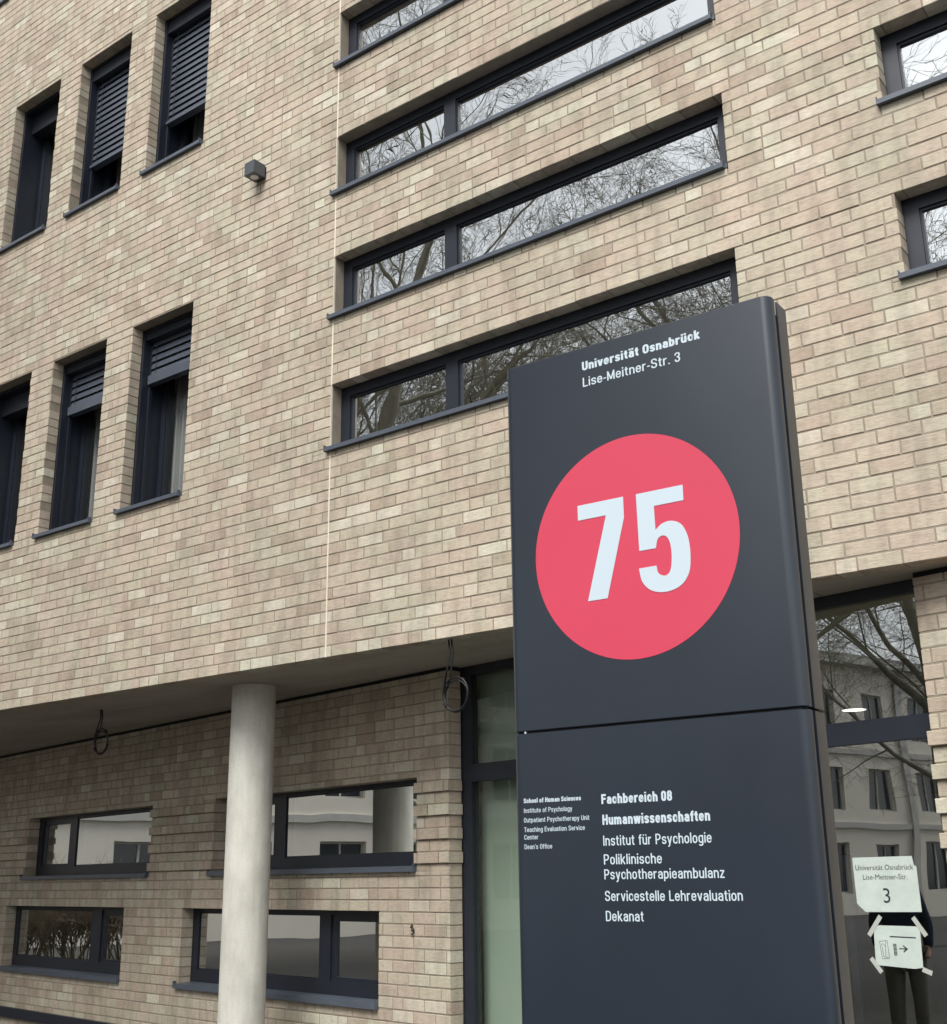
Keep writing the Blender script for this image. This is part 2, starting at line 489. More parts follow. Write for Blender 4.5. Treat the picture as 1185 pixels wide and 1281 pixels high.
BRICKS = []    # (frame, x0, x1, z0, z1, y, kind, pale)
def lay(frame, xr, zr, holes, zbase, dep, seed, proud=None, splits=(), seam=None):
    rnd = random.Random(seed)
    k0 = int(math.floor((zr[0] - zbase) / C)); k1 = int(math.ceil((zr[1] - zbase) / C))
    prev = []
    for k in range(k0, k1):
        b0 = zbase + k * C; b1 = b0 + C - 0.010
        pr, ext = (proud(k, (b0 + b1) / 2) if proud else (0.0, 0.0))
        # joints of this course
        x = xr[0] - 0.2375 * (0.5 if k % 2 else 0.0) - rnd.choice((0, 0, 0.06)) - 0.3
        segs = []
        while x < xr[1] + 0.3:
            best = None
            for _ in range(4):
                hd = rnd.random() < 0.17
                L = 0.1187 if hd else 0.2375
                e = x + L
                clash = min([abs(e - p) for p in prev] or [1])
                if best is None or clash > best[0]: best = (clash, hd, L)
                if clash > 0.045: break
            _, hd, L = best
            segs.append((x, x + L - 0.010, hd)); x += L
        prev = [s[1] + 0.01 for s in segs]
        for s0, s1, hd in segs:
            s0c, s1c = max(s0, xr[0]), min(s1, xr[1])
            if s1c - s0c < 0.016: continue
            loc = [h for h in holes if h[0] + ext < s1c and h[1] - ext > s0c]
            zz = sorted({b0, b1} | {v for h in loc for v in (h[2], h[3]) if b0 + 0.004 < v < b1 - 0.004}
                        | {v for v in zr if b0 < v < b1})
            tone = rnd.random() < (0.5 if hd else 0.10)
            y = -pr + rnd.uniform(-0.0016, 0.0016)
            for a, b in zip(zz[:-1], zz[1:]):
                zc = (a + b) / 2
                if b - a < 0.012 or not (zr[0] <= zc <= zr[1]): continue
                cuts = [(h[0] + ext, h[1] - ext) for h in loc if h[2] < zc < h[3]]
                parts = [(s0c, s1c)]
                for c0, c1 in list(cuts) + [(q - 0.0065, q + 0.0065) for q in splits]:
                    nxt = []
                    for p0, p1 in parts:
                        if c1 <= p0 or c0 >= p1: nxt.append((p0, p1)); continue
                        if c0 > p0: nxt.append((p0, c0))
                        if c1 < p1: nxt.append((c1, p1))
                    parts = nxt
                for p0, p1 in parts:
                    if p1 - p0 < 0.016: continue
                    yy = y - (0.0035 if seam and seam(zc, p0, p1) else 0.0)
                    BRICKS.append((frame, p0, p1, a, b, yy, 's' if p1 - p0 > 0.165 else 'h', tone, dep + pr))

# ---- openings of the upper facade: (x0, x1, z0 = sill underside, z1 = lintel), metres above the eye
J, R, E = -5.980, -2.657, -1.693
TALL_X = [(-10.914, -10.087), (-9.711, -8.880), (-8.499, -7.669)]
STRIPS = [(J, R, 1.5441, 3.6017), (J, R, 2.6275, 4.685), (J, R, 3.711, 5.759), (J, R, 6.432, 6.970)]
STRIPS = [(J, R, HS + 18.55 * C - HS, 0, 0)] and [
    (J, R, 1.545 + HS, HS + 25 * C), (J, R, 2.628 + HS, HS + 38 * C),
    (J, R, 3.712 + HS, HS + 50.92 * C), (J, R, 6.432, HS + 65.42 * C)]
EAST = [(E, 0.62, HS + 1.551, HS + 25 * C), (E, 0.62, HS + 2.645, HS + 38 * C), (E, 0.62, HS + 3.712, HS + 50.92 * C)]
LOWT = [(a, b, HS + 1.547, HS + 3.319) for a, b in TALL_X]
UPT = [(a, b, HS + 4.899, HS + 6.706) for a, b in TALL_X]
TOPW = [(-13.2, -11.36, 9.885, 10.55)]
fac_holes = [tuple(h) for h in STRIPS + EAST + LOWT + UPT + TOPW]
XR, ZR = (-15.0, 2.2), (HS, 11.3)
mortar('facade_wall', FAC, XR, ZR, fac_holes + [], 0.115)
lay(FAC, XR, ZR, fac_holes, HS, 0.11, 11, splits=(J,),
    seam=lambda z, a, b: HS + 25 * C < z < HS + 26 * C and a > -2.75 and b < -1.75)

# movement joint: pale sealant strips between the strip windows
mb = MB()
prevz = HS
for h in sorted(STRIPS, key=lambda t: t[2]):
    mb.box(J - 0.0062, J + 0.0062, 0.0015, 0.02, prevz, h[2] - 0.002)
    mb.box(J - 0.0062, J - 0.001, 0.0015, 0.02, h[2] + 0.04, h[3])
    prevz = h[3]
mb.box(J - 0.0062, J + 0.0062, 0.0015, 0.02, prevz, 11.3)
mb.build('joint_seal', MAT['joint_seal'], BLD, BM(FAC))

# ---- recessed ground floor wall
GW_UP = [(-13.90, -11.04, 0.060, 0.732), (-9.88, -7.04, 0.060, 0.732)]
GW_LO = [(-14.33, -11.49, -0.907, -0.217), (-10.37, -7.475, -0.900, -0.215)]
DOOR = (-6.68, -2.985, -1.6, HS)
g_left = (-19.0, -6.68); g_right = (-2.985, 2.0)
GTH = 0.125
def g_proud(k, zc):
    if 0.06 < zc < 0.74 and k % 2 == 0: return (0.020, 0.013)
    return (0.0, 0.0)
zb = -0.217
for nm, xr, hl, sd in (('ground_floor_wall', g_left, GW_UP + GW_LO, 21), ('ground_floor_wall', g_right, [], 22)):
    mortar(nm, GF, xr, (-1.6, HS - 0.03), hl, GTH)
    xr2 = xr
    n0 = len(BRICKS)
    lay(GF, xr2, (-1.6, HS - 0.03), hl, zb, GTH - 0.005, sd, proud=g_proud)
    for q in range(n0, len(BRICKS)):        # the proud courses also step out at the free corner
        fr, a, b, c, d, y, kd, pl, dp = BRICKS[q]
        if y < -0.012:
            if abs(b - g_left[1]) < 0.001: b += 0.013
            if abs(a - g_right[0]) < 0.001: a -= 0.013
            BRICKS[q] = (fr, a, b, c, d, y, kd, pl, dp)
# black shadow gap on top of the wall
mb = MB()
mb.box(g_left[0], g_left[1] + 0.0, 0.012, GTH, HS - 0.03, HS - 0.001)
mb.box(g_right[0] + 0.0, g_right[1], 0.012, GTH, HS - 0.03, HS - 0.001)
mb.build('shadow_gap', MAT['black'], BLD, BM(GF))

# ---- sort bricks: the 300 that show largest are objects, the rest one joined part
SIGNPOLY = [(631, 463), (950, 371), (984, 391), (1072, 1281), (646, 1281)]
def in_sign(p):
    n = len(SIGNPOLY); ins = False
    for i in range(n):
        (x1, y1), (x2, y2) = SIGNPOLY[i], SIGNPOLY[(i + 1) % n]
        if (y1 > p[1]) != (y2 > p[1]) and p[0] < (x2 - x1) * (p[1] - y1) / (y2 - y1) + x1: ins = not ins
    return ins
score = []
for i, bk in enumerate(BRICKS):
    fr, a, b, c, d, y = bk[:6]
    q = [project(fr @ Vector(P)) for P in ((a, y, c), (b, y, c), (b, y, d), (a, y, d))]
    s = 0.0
    if all(q) and all(2 < p[0] < W0 - 2 and 2 < p[1] < H0 - 2 for p in q):
        cx = sum(p[0] for p in q) / 4; cy = sum(p[1] for p in q) / 4
        if not in_sign((cx, cy)) and not (fr is GF and cy < 1.0 * (889.5 - 0.1625 * cx)):
            ar = 0
            for k in range(4):
                ar += q[k][0] * q[(k + 1) % 4][1] - q[(k + 1) % 4][0] * q[k][1]
            s = abs(ar) / 2
    score.append(s)
top = set(sorted(range(len(BRICKS)), key=lambda i: -score[i])[:300])
rest = MB()
rr = random.Random(5)
for i, (fr, a, b, c, d, y, kd, pl, dp) in enumerate(BRICKS):
    if i in top:
        o = bpy.data.objects.new('brick', unit_brick(kd, pl, i % 3))
        COL.objects.link(o)
        o.parent = BLD
        L = 0.2275 if kd == 's' else 0.109
        sc = Matrix.Diagonal(((b - a) / L, dp / 0.10, (d - c) / 0.0733, 1))
        o.matrix_local = BM(fr) @ Matrix.Translation((a, y, c)) @ sc
    else:
        n0 = len(rest.v)
        brick_geo(rest, a, b, c, d, y, dp, 1 if pl else 0)
        if fr is GF:
            for k in range(n0, len(rest.v)):
                w = GF @ Vector(rest.v[k]); rest.v[k] = (w.x, w.y, w.z)
        else:
            for k in range(n0, len(rest.v)):
                vx, vy, vz = rest.v[k]; rest.v[k] = (vx, vy + D, vz + EYE)
ro = rest.build('brickwork', [MAT['brick'], MAT['brick_pale']], BLD, INV)
ro['kind'] = 'stuff'

# ---- soffit of the overhang: boards with narrow joints
mb = MB()
x = -15.0
k = 0
while x < 2.2:
    x1 = min(x + 2.5, 2.2)
    for (y0, y1) in ((0.11, 0.75), (0.756, 3.2), (3.206, 8.0)):
        mb.box(x + 0.003, x1 - 0.003, y0, y1, HS - 0.0, HS + 0.03)
    x = x1; k += 1
mb.box(-15.0, 2.2, 0.10, 8.0, HS + 0.031, HS + 0.25)
mb.build('soffit', MAT['soffit'], BLD, BM(FAC))
# body of the building behind the facade (roof and rear), closed
mb = MB()
mb.box(-15.0, 2.2, 3.5, 9.0, HS + 0.26, 11.3)
mb.box(-15.1, 2.3, -0.03, 9.1, 11.3, 11.42)
mb.box(-15.0, -14.985, 0.12, 9.0, HS, 11.3)
mb.box(2.185, 2.2, 0.12, 9.0, HS, 11.3)
mb.build('roof', MAT['roof'], BLD, BM(FAC))

# ------------------------------------------------------------------ windows
def window(frame, o, th, mull=(), glass='glass', fw=0.07, head=0.07, foot=0.07, cas=(), lip=(0.022, 0.004),
           deep=0.0, room=(1.4, 'room'), inset=0.03, sillname='sill', sill_th=0.036, mid_in=(), name='window'):
    """frame part with panes and sill as its pieces. cas = indexes of lights with an inner casement."""
    x0, x1, z0, z1 = o
    mat4 = BM(frame)
    yb = th + deep                     # plane of the frame face
    fz0 = z0 + sill_th + 0.004
    mb = MB()
    e = 0.004
    xa, xb, za, zb_ = x0 + 0.001, x1 - 0.001, fz0, z1 - 0.001
    if deep > 0:                       # metal lining of the deep reveal
        mb.box(x0 + 0.001, x0 + 0.03, th, yb, z0 + 0.03, z1 - 0.001)
        mb.box(x1 - 0.03, x1 - 0.001, th, yb, z0 + 0.03, z1 - 0.001)
        mb.box(x0 + 0.031, x1 - 0.031, th, yb, z1 - 0.03, z1 - 0.001)
        mb.box(x0 + 0.031, x1 - 0.031, th, yb, z0 + 0.03, z0 + 0.05)
        xa += 0.0302; xb -= 0.0302; zb_ -= 0.0302; za = z0 + 0.0502
    y0, y1 = yb + 0.0, yb + 0.075
    mb.box(xa, xa + fw, y0, y1, za, zb_)
    mb.box(xb - fw, xb, y0, y1, za, zb_)
    mb.box(xa + fw, xb - fw, y0, y1, zb_ - head, zb_)
    mb.box(xa + fw, xb - fw, y0, y1, za, za + foot)
    edges = [xa + fw]
    for (m0, m1) in mull:
        mb.box(m0, m1, y0 - 0.002, y1, za + foot, zb_ - head)
        edges += [m0, m1]
    edges.append(xb - fw)
    # glazing bead: a small step round each light
    lights = [(edges[2 * i], edges[2 * i + 1]) for i in range(len(edges) // 2)]
    panes = []
    for i, (a, b) in enumerate(lights):
        c, d = za + foot, zb_ - head
        if i in cas:
            t = 0.052
            yc = y0 + 0.012
            mb.box(a, a + t, yc, y1, c, d); mb.box(b - t, b, yc, y1, c, d)
            mb.box(a + t, b - t, yc, y1, d - t, d); mb.box(a + t, b - t, yc, y1, c, c + t * 0.6)
            a += t; b -= t; d -= t; c += t * 0.6
            yp = y0 + inset + 0.02
        else:
            t = 0.014
            yc = y0 + 0.014
            mb.box(a, a + t, yc, y1, c, d); mb.box(b - t, b, yc, y1, c, d)
            mb.box(a + t, b - t, yc, y1, d - t, d); mb.box(a + t, b - t, yc, y1, c, c + t)
            a += t; b -= t; d -= t; c += t
            yp = y0 + inset
        panes.append((a, b, c, d, yp))
    # hidden tongue of the frame behind the wall
    mb.box(x0 - 0.05, xa - 0.0005, yb + 0.001, y1, z0 - 0.02, z1 + 0.05)
    mb.box(xb + 0.0005, x1 + 0.05, yb + 0.001, y1, z0 - 0.02, z1 + 0.05)
    mb.box(xa - 0.0005, xb + 0.0005, yb + 0.001, y1, zb_ + 0.0005, z1 + 0.05)
    mb.box(xa - 0.0005, xb + 0.0005, yb + 0.004, y1, z0 - 0.02, za - 0.0005)
    w = mb.build(name, MAT['frame'], BLD, mat4)
    for (a, b, c, d, yp) in panes:
        p = MB(); p.box(a, b, yp, yp + 0.006, c, d, 0, 'y')
        p.build('pane', MAT[glass], w)
    # sill with lip and upturned end plates
    s = MB()
    s.box(x0 - lip[0], x1 + lip[1], -0.034, -0.0035, z0, z0 + sill_th * 0.86)
    s.prism([(-0.003, z0 + 0.004), (yb + 0.03 if deep == 0 else th + deep, z0 + 0.004),
             (yb + 0.03 if deep == 0 else th + deep, z0 + sill_th + 0.003), (-0.003, z0 + sill_th * 0.86)], 'x', x0 + 0.001, x1 - 0.001)
    s.box(x0 - lip[0] - 0.005, x0 - lip[0], -0.036, -0.004, z0 - 0.002, z0 + sill_th + 0.012)
    s.box(x1 + lip[1], x1 + lip[1] + 0.005, -0.036, -0.004, z0 - 0.002, z0 + sill_th + 0.012)
    s.build(sillname, MAT['sill'], w, fix=True)
    # the room behind
    dp, rm = room
    r = MB()
    ya = y1 + 0.001; yz = y1 + dp
    A, B, Cc, Dd = x0 - 0.15, x1 + 0.15, z0 - 0.3, z1 + 0.25
    r.quad((A, yz, Cc), (B, yz, Cc), (B, yz, Dd), (A, yz, Dd))
    r.quad((A, ya, Cc), (A, yz, Cc), (A, yz, Dd), (A, ya, Dd))
    r.quad((B, ya, Cc), (B, yz, Cc), (B, yz, Dd), (B, ya, Dd))
    r.quad((A, ya, Cc), (B, ya, Cc), (B, yz, Cc), (A, yz, Cc))
    r.quad((A, ya, Dd), (B, ya, Dd), (B, yz, Dd), (A, yz, Dd))
    # front of the room round the frame
    fa, fb, fc, fd = xa + 0.002, xb - 0.002, za + 0.002, zb_ - 0.002
    r.quad((A, ya, Cc), (fa, ya, Cc), (fa, ya, Dd), (A, ya, Dd))
    r.quad((fb, ya, Cc), (B, ya, Cc), (B, ya, Dd), (fb, ya, Dd))
    r.quad((fa, ya, Cc), (fb, ya, Cc), (fb, ya, fc), (fa, ya, fc))
    r.quad((fa, ya, fd), (fb, ya, fd), (fb, ya, Dd), (fa, ya, Dd))
    r.build('room_lining', MAT[rm], w)
    return w, (xa + fw, xb - fw, za + foot, zb_ - head, y1)

MU = (-4.962, -4.852)
strip_windows = []
for i, o in enumerate(STRIPS):
    w, info = window(FAC, o, 0.115, mull=[MU], fw=0.085, head=0.075, foot=0.03, lip=(0.030, -0.02), room=(1.6, 'room'))
    strip_windows.append(w)
for i, o in enumerate(EAST):
    w, info = window(FAC, o, 0.115, mull=[(-0.42, -0.31)], fw=0.085, head=0.075, foot=0.03, lip=(0.022, 0.02))
    if i == 1:
        b = MB(); b.box(info[0] - 0.05, info[1], info[4] + 0.03, info[4] + 0.034, info[2] - 0.05, info[3] + 0.03)
        b.build('roller_blind', MAT['white_blind'], w)
window(FAC, TOPW[0], 0.115, fw=0.08, lip=(0.02, 0.03))

def slat_mesh(L):
    mb = MB()
    n = 6
    pts = []
    for k in range(n + 1):
        t = k / n
        pts.append((-0.040 + 0.080 * t, 0.0085 * sin(pi * t)))
    for a, b in zip(pts[:-1], pts[1:]):
        mb.quad((0, a[0], a[1]), (L, a[0], a[1]), (L, b[0], b[1]), (0, b[0], b[1]))
    mb.quad((0, pts[0][0], pts[0][1]), (L, pts[0][0], pts[0][1]), (L, pts[0][0] + 0.001, pts[0][1] - 0.003), (0, pts[0][0] + 0.001, pts[0][1] - 0.003))
    me = mb.mesh('slat', [MAT['slat']], True)
    return me
SL = slat_mesh(0.750)

def curtain(w, x0, x1, z0, z1, y, waves=9, amp=0.028, mat='curtain'):
    mb = MB()
    n = int(waves * 8)
    pts = []
    for k in range(n + 1):
        t = k / n
        pts.append((x0 + (x1 - x0) * t, y + amp * sin(t * waves * 2 * pi) + 0.3 * amp * sin(t * waves * 5.3)))
    for a, b in zip(pts[:-1], pts[1:]):
        mb.quad((a[0], a[1], z0), (b[0], b[1], z0), (b[0], b[1], z1), (a[0], a[1], z1))
    mb.build('curtain', MAT[mat], w, smooth=True)

def blind(w, x0, x1, ztop, zbot, rail, zhead, y=0.205, tilt=71, box=True):
    # head box, slats, bottom rail, ladder cords
    mb = MB(); mb.box(x0 + 0.031, x1 - 0.031, 0.125, 0.30, zhead, ztop + 0.0)
    mb.build('blind_box', MAT['frame'], w)
    z = zbot + 0.035
    while z < zhead + 0.02:
        o = bpy.data.objects.new('slat', SL); COL.objects.link(o); o.parent = w
        o.matrix_local = Matrix.Translation((x0 + 0.040, y, z)) @ Matrix.Rotation(radians(tilt), 4, 'X')
        z += 0.072
    mb = MB(); mb.box(x0 + 0.04, x1 - 0.04, y - 0.035, y + 0.035, zbot - rail, zbot)
    mb.build('bottom_rail', MAT['slat'], w)
    for xx in (x0 + 0.14, x1 - 0.14):
        for yy in (y - 0.034, y + 0.034):
            mb = MB(); mb.box(xx, xx + 0.004, yy - 0.002, yy + 0.002, zbot, zhead)
            mb.build('ladder_cord', MAT['cord'], w)
    for xx in (x0 + 0.031, x1 - 0.050):
        mb = MB(); mb.box(xx, xx + 0.019, y - 0.015, y + 0.015, ztop - 1.74, zhead)
        mb.build('guide_rail', MAT['frame'], w)

for i, o in enumerate(UPT):
    w, info = window(FAC, o, 0.115, glass='glass_plain', fw=0.06, head=0.06, foot=0.05, deep=0.235, lip=(0.03, -0.02))
    curtain(w, info[0], info[1] - (0.0 if i != 1 else 0.0), info[2] - 0.05, info[3] + 0.05, info[4] + 0.035, waves=7 + i)
    if i >= 1:
        blind(w, o[0], o[1], o[3] - 0.031, 7.075, 0.03, o[3] - 0.16)
    else:
        mb = MB(); mb.box(o[0] + 0.031, o[1] - 0.031, 0.20, 0.34, o[3] - 0.25, o[3] - 0.031)
        mb.build('blind_box', MAT['frame'], w)
for i, o in enumerate(LOWT):
    w, info = window(FAC, o, 0.115, glass='glass_plain', fw=0.06, head=0.06, foot=0.05, deep=0.235, lip=(0.03, -0.02))
    curtain(w, info[0], info[0] + (info[1] - info[0]) * (1.0, 0.55, 0.5)[i], info[2] - 0.05, info[3] + 0.05, info[4] + 0.035, waves=(8, 4.5, 4)[i])
    if i >= 1:
        blind(w, o[0], o[1], o[3] - 0.031, 4.405, 0.085, o[3] - 0.10)
    else:
        mb = MB(); mb.box(o[0] + 0.031, o[1] - 0.031, 0.20, 0.34, o[3] - 0.22, o[3] - 0.031)
        mb.build('blind_box', MAT['frame'], w)

# ground floor windows
window(GF, GW_UP[0], GTH, mull=[(-13.075, -12.935)], glass='glass_low', fw=0.10, head=0.03, foot=0.085, cas=(0,), lip=(0.05, -0.02), sill_th=0.045, inset=0.012)
window(GF, GW_UP[1], GTH, mull=[(-9.065, -8.925)], glass='glass_low', fw=0.08, head=0.03, foot=0.085, cas=(0,), lip=(0.03, -0.01), sill_th=0.045, inset=0.012)
window(GF, GW_LO[0], GTH, mull=[(-12.41, -12.20)], glass='glass_low', fw=0.09, head=0.035, foot=0.10, cas=(1,), lip=(0.02, 0.0), sill_th=0.05, inset=0.012)
window(GF, GW_LO[1], GTH, mull=[(-8.395, -8.245)], glass='glass_low', fw=0.10, head=0.035, foot=0.10, cas=(1,), lip=(0.03, 0.0), sill_th=0.05, inset=0.012)
# dark flashing low on the wall, far left
mb = MB(); mb.box(g_left[0], -6.75, -0.045, -0.0035, -1.37, -1.272)
mb.build('plinth_flashing', MAT['frame'], BLD, BM(GF))

# ---- glazed entrance front
FY0, FY1 = 0.13, 0.20
dx0, dx1 = DOOR[0] + 0.001, DOOR[1] - 0.001
mb = MB()
mb.box(dx0, dx0 + 0.10, FY0, FY1, -1.6, HS - 0.001)
mb.box(dx1 - 0.03, dx1, FY0, FY1, -1.6, HS - 0.001)
mb.box(dx0 + 0.10, dx1 - 0.03, FY0, FY1, HS - 0.068, HS - 0.001)
posts = [(-5.42, -5.34), (-4.52, -4.44)]
for a, b in posts:
    mb.box(a, b, FY0 - 0.002, FY1, -1.6, HS - 0.069)
ed = [dx0 + 0.10] + [v for p in posts for v in p] + [dx1 - 0.03]
panes = []
for i in range(3):
    a, b = ed[2 * i], ed[2 * i + 1]
    mb.box(a, b, FY0 - 0.001, FY1, 0.676, 0.80)
    mb.box(a, b, FY0, FY1, -1.6, -1.52)
    panes.append((a, b, 0.80, HS - 0.068)); panes.append((a, b, -1.52, 0.676))
# stile of the door leaf behind the glass line
mb.box(-3.69, -3.645, FY1 + 0.001, FY1 + 0.05, -1.52, 0.10)
ent = mb.build('entrance_frame', MAT['frame'], BLD, BM(GF))
for a, b, c, d in panes:
    p = MB(); p.box(a, b, FY0 + 0.02, FY0 + 0.026, c, d, 0, 'y'); p.build('pane', MAT['glass_bay' if a < -6 else 'glass_door'], ent)
p = MB(); p.box(dx0 + 0.02, -6.135, 0.30, 0.33, -1.59, HS - 0.01)
p.box(-6.115, -5.46, 0.36, 0.39, -1.59, HS - 0.01)
p.build('inner_screen', MAT['infill'], BLD, BM(GF))
# entrance hall behind it
r = MB()
A, B, ya, yz, c, d = -7.6, -1.2, 0.21, 8.5, -1.595, HS - 0.002
r.quad((A, yz, c), (B, yz, c), (B, yz, d), (A, yz, d))
r.quad((A, ya, c), (A, yz, c), (A, yz, d), (A, ya, d))
r.quad((B, ya, c), (B, yz, c), (B, yz, d), (B, ya, d))
r.quad((A, ya, c), (B, ya, c), (B, yz, c), (A, yz, c))
r.quad((A, ya, d), (B, ya, d), (B, yz, d), (A, yz, d))
r.quad((A, ya, c), (dx0, ya, c), (dx0, ya, d), (A, ya, d))
r.quad((dx1, ya, c), (B, ya, c), (B, ya, d), (dx1, ya, d))
r.build('hall_lining', MAT['hall'], BLD, BM(GF))
# dark bulkhead beam inside, right of the entrance
mb = MB(); mb.box(-4.6, -1.3, 2.4, 2.9, 1.02, HS - 0.01)
mb.build('bulkhead', MAT['frame'], BLD, BM(GF))

# round ceiling lamp in the hall
cl = empty('ceiling_lamp', (-4.11, 11.31, EYE + HS - 0.003))
tag(cl, 'small round lit ceiling lamp seen through the entrance glass', 'ceiling lamp')
mb = MB(); n = 28
ring = [(0.125 * cos(2 * pi * k / n), 0.125 * sin(2 * pi * k / n)) for k in range(n)]
mb.prism(ring, 'z', -0.03, 0.0); mb.build('lamp_housing', MAT['trim'], cl, fix=True)
mb = MB(); mb.poly([(0.11 * cos(2 * pi * k / n), 0.11 * sin(2 * pi * k / n), -0.031) for k in range(n)]); mb.build('diffuser', MAT['lit'], cl)

# ------------------------------------------------------------------ round concrete column
mb = MB()
n = 48; Rr = 0.1755
prof = [(0.0, Rr)]
ring = lambda rad, z: [(rad * cos(2 * pi * k / n), rad * sin(2 * pi * k / n), z) for k in range(n)]
zs_ = [0.0, 0.5, 1.2, 2.2, EYE + HS - 0.003]
i0 = 0
for z in zs_:
    mb.v += ring(Rr, z)
for j in range(len(zs_) - 1):
    for k in range(n):
        a = j * n + k; b = j * n + (k + 1) % n
        mb.f.append((a, b, b + n, a + n)); mb.m.append(0)
colm = mb.build('concrete_column', MAT['concrete'], None, Matrix.Translation((-7.335, 6.69, 0)), smooth=True)
tag(colm, 'round pale concrete column holding up the overhang left of the sign', 'column')

# ------------------------------------------------------------------ wall lamp
wl = empty('wall_lamp', (-6.862, D, EYE + 5.768))
tag(wl, 'small dark cube lamp fixed to the brick facade between tall and strip windows', 'wall lamp')
bm = bmesh.new()
bmesh.ops.create_cube(bm, size=1.0)
for v in bm.verts:
    v.co = Vector((v.co.x * 0.122, v.co.y * 0.125 - 0.0805, v.co.z * 0.125))
bmesh.ops.bevel(bm, geom=list(bm.edges), offset=0.003, segments=2, affect='EDGES')
me = bpy.data.meshes.new('lamp_body'); bm.to_mesh(me); bm.free(); me.materials.append(MAT['lamp_body'])
link('lamp_body', me, wl)
mb = MB(); mb.box(-0.053, 0.053, -0.0175, 0.0, -0.055, 0.055); mb.build('wall_plate', MAT['black'], wl)
mb = MB(); mb.poly([(0.036 * cos(2 * pi * k / 20), -0.08 + 0.036 * sin(2 * pi * k / 20), -0.0635) for k in range(20)])
mb.build('lamp_lens', MAT['lens'], wl)

# ------------------------------------------------------------------ cable loops under the soffit
def cable_loop(x, y, coil, label, r, seed, lean=0.0):
    e = empty('cable_loop', (x, y, EYE + HS))
    tag(e, label, 'cable', 'cable loops hanging from the soffit')
    rnd = random.Random(seed)
    cx, cz = coil
    mb = MB()
    for q, off in enumerate((-0.012, 0.012)):
        pts = [(off, 0.0, 0.0), (off + cx * 0.25, 0.004, cz * 0.25), (off * 1.2 + cx * 0.5 - r * 0.3, 0.01 * q, cz * 0.5 + 0.0),
               (cx - r * 0.80 + off, 0.01 * q, cz + r * 0.55)]
        start = 2.55 if q == 0 else 2.75
        rr_ = r * (1.0 if q == 0 else 0.93)
        nn = 44
        for k in range(nn + 1):
            w = start + (2 * pi * (1.55 if q == 0 else 1.2)) * k / nn
            pts.append((cx + (rr_ + 0.004 * sin(3 * w)) * cos(w) + rnd.uniform(-.001, .001), 0.008 * sin(w * 0.7) + 0.006 * q,
                        cz - 0.012 * q + rr_ * 1.05 * sin(w)))
        mb.tube(pts, 0.0065, 6)
    mb.build('cable', MAT['cable'], e, smooth=True)
    mb = MB()
    for q in (0.15, 0.75, 1.6):
        w = 2 * pi * q
        p = Vector((cx + r * cos(w), 0.0, cz + r * 1.03 * sin(w)))
        t = Vector((-sin(w), 0, cos(w))) * 0.012
        mb.tube([p - t, p + t], 0.011, 8)
    mb.build('cable_tie', MAT['black'], e)
cable_loop(-9.376, 6.712, (0.03, -0.285), 'black coiled cable hanging from the soffit left of the concrete column', 0.105, 3)
cable_loop(-4.904, 6.176, (0.045, -0.365), 'black coiled cable hanging from the soffit between column and sign', 0.105, 4)

# small iron anchor on the ground floor wall and a fixing screw on the right pier
mb = MB()
pts = [(0.020 * cos(w) , -0.006, 0.022 * sin(w) - 0.010) for w in [(-2.4 + 0.35 * k) for k in range(13)]]
mb.tube(pts, 0.0045, 5)
mb.tube([(-0.018, -0.006, 0.014), (0.004, -0.006, 0.036)], 0.006, 5)
mb.tube([(0.0, 0.0, -0.006), (0.0, -0.012, -0.006)], 0.007, 6)
o = mb.build('wall_hook', MAT['rust'], None, GF @ Matrix.Translation((-7.077, -0.004, -0.34)))
tag(o, 'small dark iron hook on the ground floor bricks beside the lower window', 'hook')

# ------------------------------------------------------------------ the sign
SA = radians(2.5)
ST = Vector((cos(SA), sin(SA), 0)); SN = Vector((-sin(SA), cos(SA), 0))
SK = 2.4
SF = Matrix(((ST.x, SN.x, 0, SN.x * SK), (ST.y, SN.y, 0, SN.y * SK), (0, 0, 1, EYE), (0, 0, 0, 1)))
sx0, sx1, sz1, sj = -1.5632, -0.8500, 1.2493, 0.3252
base = SF @ Vector(((sx0 + sx1) / 2, 0.055, -EYE))
PY = empty('information_pylon', base)
tag(PY, 'tall anthracite metal sign with a red disc reading 75 in front of the brick building', 'sign')
PM = Matrix.Translation(-base) @ SF

def tray(z0, z1, y0, y1, r, front):
    prof = []
    n = 7
    def arc(cx, cy, a0, a1):
        for k in range(n + 1):
            a = a0 + (a1 - a0) * k / n
            prof.append((cx + r * cos(a), cy + r * sin(a)))
    if front:
        arc(sx0 + r, y0 + r, pi, 1.5 * pi); arc(sx1 - r, y0 + r, 1.5 * pi, 2 * pi)
        prof += [(sx1, y1), (sx0, y1)]
    else:
        prof += [(sx0, y0), (sx1, y0)]
        arc(sx1 - r, y1 - r, 0, 0.5 * pi); arc(sx0 + r, y1 - r, 0.5 * pi, pi)
    e = 0.0016
    cxm, cym = (sx0 + sx1) / 2, (y0 + y1) / 2
    n_ = len(prof)
    mb = MB()
    def ring_(z, ins):
        return [(p + (ins if p < cxm else -ins), q + (ins if q < cym else -ins), z) for p, q in prof]
    rings = [ring_(z0, e), ring_(z0 + e, 0), ring_(z1 - e, 0), ring_(z1, e)]
    for rg in rings: mb.v += rg
    for j in range(3):
        for k in range(n_):
            a = j * n_ + k; b = j * n_ + (k + 1) % n_
            mb.f.append((a, b, b + n_, a + n_)); mb.m.append(0)
    mb.f.append(tuple(reversed(range(n_)))); mb.m.append(0)
    mb.f.append(tuple(3 * n_ + k for k in range(n_))); mb.m.append(0)
    me = mb.mesh('panel', [MAT['pylon']])
    me.polygons.foreach_set('use_smooth', [abs(p.normal.z) < 0.5 and p.area < 1.0 and True for p in me.polygons])
    return me
